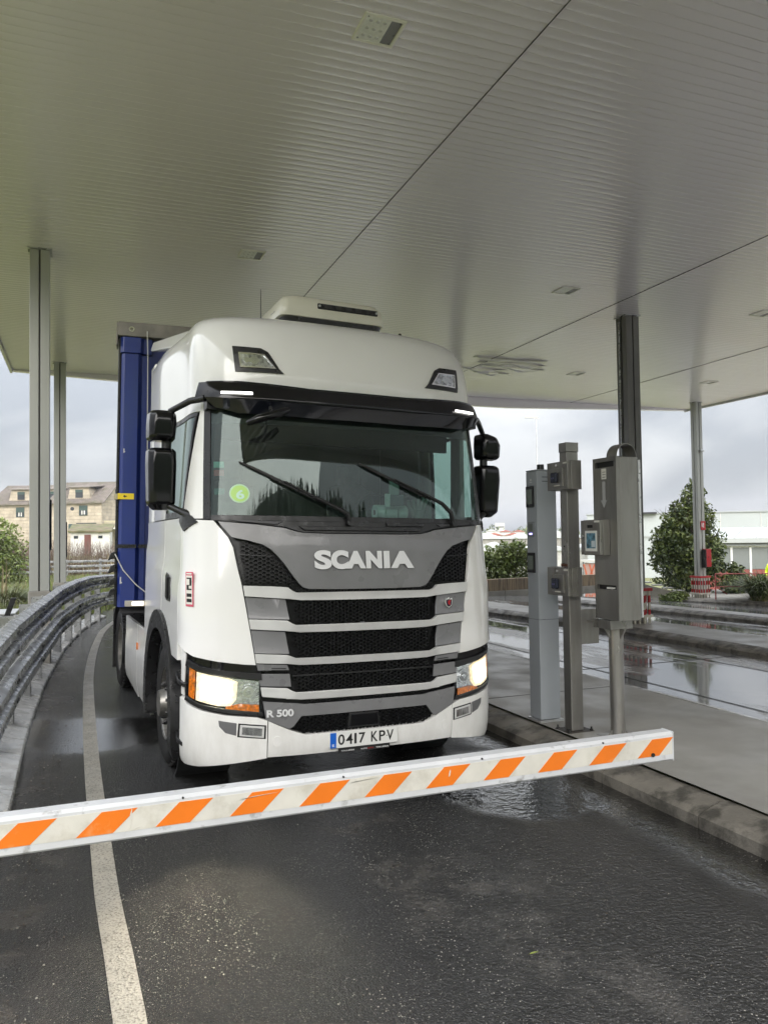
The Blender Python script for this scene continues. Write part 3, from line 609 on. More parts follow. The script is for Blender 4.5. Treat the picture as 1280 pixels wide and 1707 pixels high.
# ---------------------------------------------------------------- machines on the island
IZ = .12
def kiosk():
    t = empty('lane_terminal', (3.97, 6.26, IZ), 'tall slate grey lane terminal with two small screens, nearest the lorry', 'lane terminal')
    mb = MB(); mb.prism([(0, 0), (.215, 0), (.215, .19), (0, .19)], 0.03, 2.36); mb.build('body', M_kiosk, t, bev=.008)
    MB().box(-.0, .215, .0, .19, 2.3615, 2.375).build('cap', M_kiosk, t, bev=.004)
    MB().box(-.02, .235, -.02, .21, 0, .028).build('base_plate', M_alu, t, bev=.004)
    for z0, z1 in ((2.02, 2.22), (1.40, 1.59)):
        s = MB().box(-.014, -.0005, .045, .175, z0, z1).build('screen', M_black, t, bev=.004)
        MB().box(-.0165, -.0142, .065, .155, z0+.03, z1-.03).build('display', mat('lcd', (.16, .19, .165), .15), s)
        for i in range(5): MB().box(-.0172, -.0167, .075, .145, z0+.05+i*.024, z0+.053+i*.024).build('text_row', mat('lcd_text', (.10, .13, .10), .4), s)
    s = MB().box(-.012, -.0005, .05, .15, 1.74, 1.88).build('card_reader', mat('reader_grey', (.24, .26, .27), .35), t, bev=.004)
    MB().box(-.0145, -.0122, .075, .125, 1.76, 1.775).build('reader_glow', mat('reader_glow', (.2, .2, .9), .3, emit=(.35, .3, 1.), estr=1.2), s)
    MB().box(-.0145, -.0122, .07, .13, 1.795, 1.86).build('reader_pad', mat('reader_pad', (.17, .19, .17), .5), s)
    MB().tube([(-.001, .1, 2.28), (-.003, .1, 2.28)], .012, 12).build('logo', mat('sign_white', (.8, .8, .8)), t)
    MB().box(-.003, -.001, .08, .12, 2.255, 2.262).build('logo_line', mat('sign_white', (.8, .8, .8)), t)
    for z in (2.26, 2.30): MB().box(.06, .18, -.004, -.0005, z, z+.006).build('vent_slot', M_black, t)
    mb = MB(); mb.box(-.001, .2155, -.001, .0005, .96, .963); mb.box(-.001, .0, -.001, .19, .96, .963); mb.build('panel_joint', M_black, t)
    MB().tube([(.11, .1, 2.376), (.11, .1, 2.43)], [.036, .033], 14).build('beacon', M_black, t, smooth=40)
kiosk()
def reader_box(name, label, zc, t2, y0, y1, sticker):
    x0 = -.06; t = t2
    b = MB().box(x0-.0, x0+.035, y0, y1, zc-.125, zc+.125).build('box_door', M_stain, t, bev=.004)
    MB().box(x0+.037, x0+.145, y0-.004, y1+.004, zc-.129, zc+.129).build('box_body', M_stain, t, bev=.004)
    p = MB().box(x0-.014, x0-.001, y0+.055, y1-.065, zc-.10, zc+.065).build('reader_plate', M_stain, t, bev=.003)
    r = MB().box(x0-.045, x0-.0145, y0+.12, y0+.21, zc-.065, zc+.03).build('card_reader', mat('reader_blue', (.02, .024, .045), .25), t, bev=.012)
    for d in (0, .022): MB().box(x0-.0465, x0-.0455, y0+.155+d, y0+.159+d, zc-.03, zc-.015).build('reader_mark', mat('reader_glow2', (.2, .2, .5), .3), r)
    MB().lathe([(-.008, .001), (-.008, .011), (.0, .011)], 'x', 12, (x0, y0+.165, zc+.095)).build('lock', M_chrome, t, smooth=40)
    st = mat('sticker_white', (.72, .70, .64), .5)
    MB().box(x0-.0155, x0-.0145, y0+.10, y0+.19, zc-.094, zc-.084).build('sticker', st, t)
    MB().box(x0-.0015, x0-.0003, y0+.01, y0+.07, zc+.1, zc+.115).build('sticker', st, t)
def post2():
    t = empty('reader_post', (4.03, 5.86, IZ), 'brown stainless square post with two card reader boxes, next to the grey terminal', 'card reader post')
    MB().box(0, .125, 0, .11, .012, 2.50).build('post', M_stain, t, bev=.006)
    MB().box(-.004, .129, -.004, .114, 2.50, 2.585).build('post_cap', M_stain, t, bev=.004)
    MB().box(-.07, .20, -.06, .17, 0, .011).build('base_plate', mat('rusty_plate', (.06, .052, .045), .55, metal=.4, var=.3), t, bev=.002)
    for a in (-.05, .18):
        for b in (-.035, .145):
            MB().tube([(a, b, .0), (a, b, .045)], .008, 8).build('anchor_bolt', M_rubber, t); MB().tube([(a, b, .011), (a, b, .024)], .015, 6).build('nut', M_rubber, t)
    reader_box('upper', '', 2.285, t, -.10, .22, 0); reader_box('lower', '', 1.335, t, -.08, .25, 1)
    MB().box(-.003, .0, .02, .09, 1.5, 1.82).build('hatch', M_stain, t, bev=.001); MB().tube([(-.006, .055, 1.65), (-.002, .055, 1.65)], .008, 10).build('keyhole', M_text, t)
    MB().box(-.012, .0, .01, .1, 1.47, 1.495).build('hinge', mat('rust', (.10, .045, .025), .7, var=.3), t, bev=.002)
post2()
def post3():
    t = empty('ticket_machine', (4.30, 5.57, IZ), 'stainless ticket machine with arrow, slots and carrying arch on a round post', 'ticket machine')
    MB().tube([(0, 0, .01), (0, 0, .95)], .062, 28).build('post', M_stain, t, smooth=40)
    MB().box(-.13, .13, -.13, .13, 0, .011).build('base_plate', M_stain, t, bev=.003)
    for dx, dy in ((-1, 0), (1, 0), (0, -1), (0, 1)):
        mb = MB(); p = [(.062, .011), (.12, .011), (.062, .07)]; 
        if dx: mb.prism([(dx*a, b) for a, b in p], -.005, .005, 'y')
        else: mb.prism([(dy*a, b) for a, b in p], -.005, .005, 'x')
        mb.build('gusset', M_stain, t)
        mb = MB(); p = [(.062, .94), (.12, .94), (.062, .85)]
        if dx: mb.prism([(dx*a, b) for a, b in p], -.005, .005, 'y')
        else: mb.prism([(dy*a, b) for a, b in p], -.005, .005, 'x')
        mb.build('gusset', M_stain, t)
    MB().box(-.13, .10, -.10, .14, .941, 1.02).build('collar', M_stain, t, bev=.003)
    mb = MB(); mb.box(-.112, .075, -.245, .07, 1.025, 2.405); mb.build('cabinet', M_stain, t, bev=.005)
    # front door with the slots cut as frames
    x0, x1 = -.150, -.114
    d = MB(); ya, yb = -.245, .07
    d.box(x0, x1, ya, yb, 1.03, 1.282); d.box(x0, x1, ya, yb, 1.322, 2.325); d.box(x0, x1, ya, yb, 2.375, 2.41)
    for z0, z1 in ((1.282, 1.322), (2.325, 2.375)): d.box(x0, x1, ya, ya+.03, z0, z1); d.box(x0, x1, yb-.03, yb, z0, z1)
    d.build('door', M_stain, t)
    MB().box(x1-.012, x1-.002, ya+.031, yb-.031, 1.2825, 1.3215).build('slot', M_text, t); MB().box(x1-.012, x1-.002, ya+.031, yb-.031, 2.3255, 2.3745).build('slot', M_text, t)
    MB().box(x0-.006, x1-.014, ya+.07, ya+.15, 1.29, 1.305).build('ticket', mat('paper', (.75, .75, .72), .6), t)
    s = MB().box(x0-.002, x0-.0005, -.115, -.05, 2.225, 2.315).build('notice', mat('sticker_white', (.7, .7, .7)), t)
    for i in range(3): MB().box(x0-.0028, x0-.0022, -.105, -.065, 2.24+i*.022, 2.244+i*.022).build('print_line', M_text, s)
    mb = MB(); mb.prism([(-.098, 2.205), (-.06, 2.205), (-.06, 2.045), (-.036, 2.045), (-.079, 1.98), (-.122, 2.045), (-.098, 2.045)], x0-.003, x0-.0005, 'x'); mb.build('arrow', mat('arrow_grey', (.42, .42, .42), .45), t)
    # carrying arch
    mb = MB(); rr = []; n = 18
    for k in range(n+1):
        a = math.pi*k/n; c, s_ = math.cos(a), math.sin(a); cx = -.03; r = .10; zz = 2.407
        rr.append([(cx-c*(r+.004), -.235, zz+s_*(r+.014)), (cx-c*(r+.004), -.10, zz+s_*(r+.014)), (cx-c*r, -.10, zz+s_*(r+.008)), (cx-c*r, -.235, zz+s_*(r+.008))])
    mb.loft(rr); mb.build('arch', M_stain, t, smooth=50)
    mb = MB(); mb.tube([(.083, -.25, 1.05), (.083, -.25, 2.38)], .011, 8); mb.build('cable_pipe', M_alu, t, smooth=40)
    # side card reader box
    xb = -.25
    MB().box(xb, xb+.03, -.145, .125, 1.58, 1.875).build('reader_door', M_stain, t, bev=.004); MB().box(xb+.031, -.151, -.149, .129, 1.575, 1.88).build('reader_box', M_stain, t, bev=.004)
    n_ = MB().box(xb-.003, xb-.0006, -.105, .06, 1.61, 1.785).build('picture', mat('paper', (.7, .7, .7)), t)
    MB().box(xb-.0045, xb-.0032, -.085, .04, 1.635, 1.765).build('picture_print', mat('photo_blue', (.10, .22, .30), .3, var=.8, vscale=28), n_)
    MB().box(xb-.0052, xb-.0046, -.08, -.03, 1.645, 1.70).build('picture_patch', mat('photo_pale', (.55, .62, .66), .3), n_)
    MB().box(xb-.003, xb-.0006, -.045, .025, 1.81, 1.835).build('reader_slot', M_text, t)
    MB().lathe([(-.02, .001), (-.02, .018), (0, .02)], 'x', 14, (xb, .09, 1.74)).build('button', M_chrome, t, smooth=40)
    MB().box(xb-.002, xb-.0006, -.14, -.07, 1.855, 1.872).build('sticker', mat('sticker_white', (.7, .7, .7)), t)
    MB().box(-.14, .05, .30, .45, .77, 1.08).build('rear_box', M_stain, t, bev=.006); MB().box(-.08, .02, .141, .299, .97, .985).build('bracket', M_stain, t)
post3()
# ---------------------------------------------------------------- the lorry
TH, RLL = R(-3.067), R(1.163)
_u0 = Vector((math.cos(TH), -math.sin(TH), 0)); _b = Vector((math.sin(TH), math.cos(TH), 0)); _z = Vector((0, 0, 1))
_u = math.cos(RLL)*_u0 - math.sin(RLL)*_z; _w = math.cos(RLL)*_z + math.sin(RLL)*_u0
LM = axes((1.905, 5.351, -.005), _u, _b, _w)
lorry = empty('lorry', label='white articulated lorry tractor with grey grille and lit headlamps, stopped at the boom', cat='lorry', mw=LM)
ND, DD = 3.0, .55
ZT = [.2, .33, .6, .95, 1.55, 1.9, 2.0, 2.4, 2.8, 2.95, 3.1, 3.25, 3.4, 3.5, 3.58, 3.64, 3.68, 3.70]
WT = [1.20, 1.25, 1.25, 1.25, 1.25, 1.24, 1.24, 1.215, 1.185, 1.18, 1.18, 1.175, 1.165, 1.145, 1.11, 1.05, .93, .65]
FT = [.05, .01, .0, .02, .03, .072, .088, .14, .20, .20, .20, .23, .30, .38, .52, .72, 1.0, 1.4]
zz_ = np.linspace(.1, 3.7, 361); ker = np.hanning(17); ker /= ker.sum()
WS = np.convolve(np.pad(np.interp(zz_, ZT, WT), 8, 'edge'), ker, 'valid'); FS = np.convolve(np.pad(np.interp(zz_, ZT, FT), 8, 'edge'), ker, 'valid')
def Wz(z): return float(np.interp(z, zz_, WS))
def Fz(z): return float(np.interp(z, zz_, FS))
ph = np.linspace(0, np.pi/2, 3001); su = np.sin(ph)**(2/ND); cvv = 1-np.maximum(np.cos(ph), 0)**(2/ND)
QT = np.r_[0, np.cumsum(np.hypot(np.diff(1.245*su), np.diff(DD*cvv)))]; QC = QT[-1]
def M0(q, z):
    s = 1 if q >= 0 else -1; a = abs(q); W_, F_ = Wz(z), Fz(z)
    if a <= QC: return Vector((s*W_*float(np.interp(a, QT, su)), F_+DD*float(np.interp(a, QT, cvv)), z))
    t = min(1., (a-QC)/1.1); t = t*t*(3-2*t); return Vector((s*(W_+(1.245-W_)*t if W_ < 1.245 else W_), F_+DD+a-QC, z))
def MN(q, z):
    e = .012; dq = M0(q+e, z)-M0(q-e, z); dz = M0(q, z+e)-M0(q, z-e); return dq.cross(dz).normalized()
def M(q, z, off=0.):
    p = M0(q, z); return p+MN(q, z)*off if off else p
def U(u, z): return (math.copysign(float(np.interp(abs(u)/Wz(z), su, QT)), u), z)
def V(v, z, s=-1):
    F_ = Fz(z); return (s*(QC+v-F_-DD) if v > F_+DD else s*float(np.interp(max(0, (v-F_)/DD), cvv, QT)), z)
def mirror(poly): return [(-q, z) for q, z in poly[::-1]]
def patch(name, poly, off, m, parent, thick=.02, dq=.06, dz=.08, bev=.003, offf=None, smooth=35, single=False):
    bm = bmesh.new(); vs = [bm.verts.new((q, 0, z)) for q, z in poly]; bm.faces.new(vs)
    qs = [p[0] for p in poly]; zs = [p[1] for p in poly]
    for k in range(int(math.floor(min(qs)/dq))+1, int(math.ceil(max(qs)/dq))):
        bmesh.ops.bisect_plane(bm, geom=bm.verts[:]+bm.edges[:]+bm.faces[:], plane_co=(k*dq, 0, 0), plane_no=(1, 0, 0), dist=1e-6)
    for k in range(int(math.floor(min(zs)/dz))+1, int(math.ceil(max(zs)/dz))):
        bmesh.ops.bisect_plane(bm, geom=bm.verts[:]+bm.edges[:]+bm.faces[:], plane_co=(0, 0, k*dz), plane_no=(0, 0, 1), dist=1e-6)
    bm.verts.index_update(); o_ = (lambda q, z: off) if offf is None else offf
    C2 = [(v.co.x, v.co.z) for v in bm.verts]; F2 = [[v.index for v in f.verts] for f in bm.faces]; E2 = [(e.verts[0].index, e.verts[1].index, e.link_faces[0]) for e in bm.edges if len(e.link_faces) == 1]
    E2 = [(a, b) for a, b, f in E2]; bm.free()
    n = len(C2); mb = MB(); front = [M(q, z, o_(q, z)) for q, z in C2]
    if single:
        mb.v = [tuple(p) for p in front]; mb.f = [tuple(f) for f in F2]; mb.m = [0]*len(F2)
        # orient outward
        q, z = C2[F2[0][0]]; a, b, c = (front[i] for i in F2[0][:3]); nn = (b-a).cross(c-a)
        if nn.dot(MN(q, z)*-1 if False else _outn(q, z)) < 0: mb.f = [f[::-1] for f in mb.f]
        o = mb.build(name, m, parent, smooth=60, recalc=False); return o
    mb.v = [tuple(p) for p in front]+[tuple(M(q, z, o_(q, z)-thick)) for q, z in C2]
    mb.f = [tuple(f) for f in F2]+[tuple(i+n for i in f[::-1]) for f in F2]+[(a, b, b+n, a+n) for a, b in E2]; mb.m = [0]*len(mb.f)
    return mb.build(name, m, parent, smooth=smooth, bev=bev)
def _outn(q, z): return M(q, z, .05)-M(q, z)
def both(name, poly, off, m, parent, **k): return [patch(name, poly if s < 0 else mirror(poly), off, m, parent, **k) for s in (-1, 1)]
def S_(pts): return [(-q, z) for q, z in pts[::-1]]+list(pts)   # full symmetric polygon from right half listed top-centre outwards... (q>0)
PI = math.pi
def ue(z): return .737+.1677*(z-.6)
# --- backing shell (black) behind all the gaps
both('backing_shell', [V(.62, .62), U(-.02, .62), U(-.02, 1.99), V(.62, 1.99)], -.055, M_black, lorry, thick=.012, bev=0)
# --- bumper
patch('bumper', [U(-.722, .345), U(.722, .345), U(.722, .598), U(.56, .522), U(.46, .489), U(-.46, .489), U(-.56, .522), U(-.722, .598)], .0, M_white, lorry, thick=.06, bev=.012,
      offf=lambda q, z: .012-.03*max(0, (.38-z)/.04)*.5)
for s, pl_ in zip((-1, 1), both('bumper_corner', [V(.60, .30), V(.40, .275), U(-1.15, .285), U(-1.0, .31), U(-.728, .345), U(-.728, .602), U(-.80, .628), U(-1.0, .645), U(-1.15, .672), U(-1.225, .705), V(.40, .73), V(.60, .74)], .012, M_white, lorry, thick=.05, bev=.012, offf=lambda q, z: .012-.055*sst(1.43, 1.53, abs(q)))):
    pass
for s in (-1, 1):
    a = patch('tow_cover', [U(s*.66+.03*math.cos(t)*1, .455+.038*math.sin(t)) for t in np.linspace(0, 2*PI, 17)[:-1]], .0135, M_white, lorry, thick=.003, bev=.0008)
# --- lower grille, radar, grey lower panel
GP = dict(thick=.02, bev=.004)
patch('lower_panel', [U(-ue(.735), .733), U(-.52, .708), U(-.47, .700), U(.47, .700), U(.52, .708), U(ue(.735), .733), U(ue(.61), .607), U(.575, .535), U(.545, .552), U(.492, .618), U(-.492, .618), U(-.545, .552), U(-.575, .535), U(-ue(.61), .607)], .010, M_steelgrey, lorry, **GP)
def inpoly(x, y, P):
    c = False; n = len(P)
    for i in range(n):
        x1, y1 = P[i]; x2, y2 = P[(i+1) % n]
        if (y1 > y) != (y2 > y) and x < (x2-x1)*(y-y1)/(y2-y1)+x1: c = not c
    return c
def hexmesh(name, P, off, cw=.034, ch=.0245, m=M_grille, inset=.004):
    Q = [U(*p) for p in P]; mb = MB(); us = [p[0] for p in Q]; zs = [p[1] for p in Q]; r = 0; z = min(zs)
    while z < max(zs)+ch:
        x = min(us)-cw*(.81 if r % 2 else 0)
        while x < max(us)+cw:
            if inpoly(x, z, Q) and inpoly(x-cw*.3, z, Q) and inpoly(x+cw*.3, z, Q):
                ang = [(-.5, .0), (-.28, .5), (.28, .5), (.5, 0), (.28, -.5), (-.28, -.5)]
                o = [M(x+cw*a*1.08, z+ch*b*1.04, off) for a, b in ang]; i1 = [M(x+cw*a*.80, z+ch*b*.74, off) for a, b in ang]; i2 = [M(x+cw*a*.72, z+ch*b*.66, off-.016) for a, b in ang]
                k = len(mb.v); mb.v += [tuple(p) for p in o+i1+i2]
                for j in range(6): j2 = (j+1) % 6; mb.f += [(k+j, k+j2, k+6+j2, k+6+j), (k+6+j, k+6+j2, k+12+j2, k+12+j)]; mb.m += [0, 0]
            x += cw*1.62
        z += ch*.535; r += 1
    return tag(mb.build(name, m, lorry, recalc=False), kind='stuff') if mb.v else None
LG = [(-.49, .612), (.49, .612), (.535, .55), (.552, .53), (.45, .494), (-.45, .494), (-.552, .53), (-.535, .55)]
patch('grille_backing', [U(*p) for p in LG], -.035, M_grille, lorry, thick=.01, bev=0); hexmesh('grille_mesh', LG, -.006)
patch('radar_cover', [U(-.135, .612), U(.098, .612), U(.112, .505), U(-.148, .505)], .006, M_black, lorry, thick=.03, bev=.008)
patch('radar_frame', [U(-.118, .598), U(.082, .598), U(.094, .518), U(-.13, .518)], .010, M_gloss, lorry, thick=.004, bev=.002)
# --- bars
BARS = [(1.535, 1.462, 1.484, 1.430), (1.302, 1.232, 1.256, 1.203), (1.062, .998, 1.024, .975), (.832, .765, .787, .733)]
BL = 0
for k, (ot, ob, ct, cb) in enumerate(BARS):
    half = [U(.53, ct), U(.56, ct+.012), U(.592, ot-.014), U(.70, ot-.006), U(ue(ot), ot), U(ue(ob), ob), U(.60, cb+.012), U(.50, cb), U(.25, cb-.003)]
    poly = [(-q, z) for q, z in half][::-1]+half
    patch('grille_bar', poly, .022, M_silver, lorry, thick=.03, bev=.006, offf=lambda q, z, c=ct, b=cb: .034-.012*min(1, max(0, (abs(q)-.56)/.05))-(.012 if z < b+.012 else 0))
    low = BARS[k+1][0] if k < 3 else None
    if low:   # grey side insert and mesh window
        zt, zb = ob-.006, low+.005
        if k < 2:
            both('side_insert', [U(-ue(zt), zt), U(-.605, zt-.018), U(-.578, zb-.012), U(-ue(zb), zb)], .006, M_steelgrey, lorry, thick=.016, bev=.003, offf=lambda q, z, a=zb: .004+.016*max(0, 1-(z-a)/.055*.8))
        else:
            zm = (zt+zb)/2+.012
            both('side_insert', [U(-ue(zt), zt), U(-.59, zt-.014), U(-.575, zm+.014), U(-ue(zm), zm+.018)], .008, M_steelgrey, lorry, thick=.016, bev=.003)
            both('side_insert', [U(-ue(zm), zm-.004), U(-.572, zm-.012), U(-.562, zb-.012), U(-ue(zb), zb)], .008, M_steelgrey, lorry, thick=.016, bev=.003)
            for s in (-1, 1):
                for d in (0, .014): patch('louvre', [U(s*.70, zt-.03-d), U(s*.60, zt-.035-d), U(s*.60, zt-.041-d), U(s*.70, zt-.036-d)], .011, M_text, lorry, thick=.003, bev=0)
        zc2 = BARS[k+1][2]
        P = [(-.60, zt-.012), (-.3, cb-.002), (.3, cb-.002), (.60, zt-.012), (.572, zb-.018), (.545, zc2+.004), (-.545, zc2+.004), (-.572, zb-.018)]
        patch('grille_backing', [U(*p) for p in P], -.04, M_grille, lorry, thick=.01, bev=0)
        P2 = [(a*.93, b) for a, b in P]; hexmesh('grille_mesh', P2, -.012)
        if k == 2: patch('grille_strut', [U(-.555, .905), U(.555, .905), U(.553, .893), U(-.553, .893)], .004, M_black, lorry, thick=.02, bev=.002)
P = [(-.50, .738), (-.40, .728), (.40, .728), (.50, .738), (.47, .706), (-.47, .706)]
hexmesh('grille_mesh', P, -.004, ch=.018, cw=.03)
P = [(-.565, 1.535), (-.50, 1.532), (-.44, 1.503), (.44, 1.503), (.50, 1.532), (.565, 1.535), (.555, 1.50), (.53, 1.486), (-.53, 1.486), (-.555, 1.50)]
patch('grille_backing', [U(*p) for p in P], -.01, M_grille, lorry, thick=.01, bev=0); hexmesh('grille_mesh', P, .0, ch=.018, cw=.03)
# --- emblem panel and side intakes
half = [U(.30, 1.900), U(.47, 1.905), U(.535, 1.918), U(.60, 1.938), U(.80, 1.962), U(1.045, 1.982), U(.962, 1.872), U(.86, 1.850), U(.755, 1.818), U(.70, 1.782), U(.655, 1.735), U(.605, 1.672), U(.555, 1.600), U(.508, 1.540), U(.485, 1.520), U(.44, 1.508), U(.2, 1.503)]
panel = patch('emblem_panel', [(-q, z) for q, z in half][::-1]+half, .016, M_steelgrey, lorry, thick=.022, bev=.006, offf=lambda q, z: .018+.012*sst(1.93, 1.86, z)*sst(1.02, .62, abs(q)))
IN = [(.878, 1.548), (.58, 1.542), (.525, 1.538), (.57, 1.60), (.62, 1.672), (.672, 1.735), (.715, 1.775), (.77, 1.805), (.87, 1.838), (.918, 1.850), (.905, 1.70)]
for s in (-1, 1):
    P = [(s*a, b) for a, b in IN]
    if s < 0: P = P[::-1]
    patch('grille_backing', [U(*p) for p in P], -.03, M_grille, lorry, thick=.01, bev=0); hexmesh('grille_mesh', P, .002, cw=.036, ch=.026)
    patch('intake_rib', [U(s*.925, 1.755), U(s*.70, 1.742), U(s*.70, 1.736), U(s*.925, 1.749)], .008, M_black, lorry, thick=.01, bev=0)
def fit_text(name, body, x0, x1, z0, z1, y, m, parent, off=.012, ext=.004, q=0.):
    o = text(name, body, 1.0, Matrix.Identity(4), m, parent, ext, off, 1.)
    me = o.data; xs = [v.co.x for v in me.vertices]; ys = [v.co.y for v in me.vertices]; zs = [v.co.z for v in me.vertices]
    a, b, c, d = min(xs), max(xs), min(ys), max(ys)
    for v in me.vertices:
        x = x0+(v.co.x-a)/(b-a)*(x1-x0); z = z0+(v.co.y-c)/(d-c)*(z1-z0); w = (v.co.z-min(zs))/(max(zs)-min(zs)+1e-9)
        v.co = Vector((x, (y(x, z) if callable(y) else y)-w*ext, z))
    return o
sur = lambda off: (lambda x, z: M(*U(x, z)).y-off)
M_let = mat('lettering_silver', (.72, .72, .73), .3, metal=.15, coat=.3)
# brand lettering letter by letter, each as wide as on the lorry
LT = [('S', -.405, -.268), ('C', -.272, -.135), ('A', -.150, .000), ('N', -.005, .120), ('I', .131, .176), ('A', .165, .383)]
LT = [('S', -.405, -.268), ('C', -.270, -.128), ('A', -.148, .008), ('N', .004, .130), ('I', .140, .186), ('A', .174, .385)]
LT = [('S', -.405, -.275), ('C', -.280, -.145), ('A', -.165, -.010), ('N', -.008, .120), ('I', .134, .182), ('A', .190, .385)]
for ch_, a, b in LT: fit_text('letter', ch_, a, b, 1.652 if ch_ not in 'SC' else 1.648, 1.780 if ch_ not in 'SC' else 1.785, sur(.042), M_let, panel, off={'S': .045, 'I': .04}.get(ch_, .065), ext=.006)
fit_text('badge_lettering', 'R 500', -.738, -.552, .626, .676, sur(.018), M_let, lorry, off=.035, ext=.006)
# shield badge on the right insert
sh = [(-.030, .034), (-.016, .026), (0, .038), (.016, .026), (.030, .034), (.034, .0), (.024, -.030), (0, -.046), (-.024, -.030), (-.034, 0)]
bd = MB(); y_ = M(*U(.70, 1.385)).y-.03; bd.prism([(.70+a, 1.385+b) for a, b in sh], y_, y_+.02, 'y'); bd = bd.build('shield_badge', M_chrome, lorry, bev=.003)
MB().prism([(.70+a*.72, 1.383+b*.72) for a, b in sh], y_-.003, y_-.0006, 'y').build('shield_field', mat('badge_dark', (.03, .02, .04), .3), bd)
MB().prism([(.70+a, 1.384+b) for a, b in [(-.012, .0), (-.004, .016), (.010, .018), (.014, .006), (.006, .0), (.012, -.014), (.0, -.022), (-.008, -.012)]], y_-.006, y_-.0032, 'y').build('griffin_head', M_red, bd)
# --- scuttle under the windscreen
half = [U(.30, 2.004), U(1.06, 2.012), U(1.075, 1.988), U(.82, 1.972), U(.605, 1.948), U(.53, 1.926), U(.47, 1.911), U(.30, 1.906)]
patch('scuttle', [(-q, z) for q, z in half][::-1]+half, .004, M_black, lorry, thick=.03, bev=.004)
patch('scuttle_step', [U(-.50, 1.955), U(.50, 1.955), U(.46, 1.925), U(-.46, 1.925)], .018, M_black, lorry, thick=.02, bev=.004)
both('scuttle_flap', [U(-.98, 1.996), U(-.62, 1.985), U(-.66, 1.965), U(-.92, 1.984)], .014, mat('scuttle_grey', (.05, .05, .055), .4), lorry, thick=.012, bev=.003)
patch('washer_cover', [U(.18, 1.990), U(.52, 1.988), U(.50, 1.964), U(.19, 1.964)], .02, M_black, lorry, thick=.012, bev=.002)
# --- white corner panels, doors, sides
def arc(r, a0, a1, n=14, s=-1, c=(1.46, .5)): return [V(c[0]+r*math.cos(R(a)), c[1]+r*math.sin(R(a)), s) for a in np.linspace(a0, a1, n)]
cp = [U(-1.075, 1.990), U(-1.03, 1.93), U(-.985, 1.87), U(-.955, 1.80), U(-.930, 1.66), U(-.905, 1.55), U(-.86, 1.30), U(-.806, .985), U(-.88, .990), U(-1.05, 1.010), U(-1.18, 1.04), U(-1.225, 1.075), V(.42, 1.10), V(.50, 1.12), V(.56, 2.0), V(.42, 2.0)]
both('corner_panel', cp, .0, M_white, lorry, thick=.03, bev=.010, offf=lambda q, z: .008+.016*sst(1.62, 1.48, z)*sst(1.05, 1.3, abs(q))+.008*sst(1.14, 1.08, z))
cf = lambda q, z: .008+.016*sst(1.62, 1.48, z-.16*max(0, abs(q)-1.62))
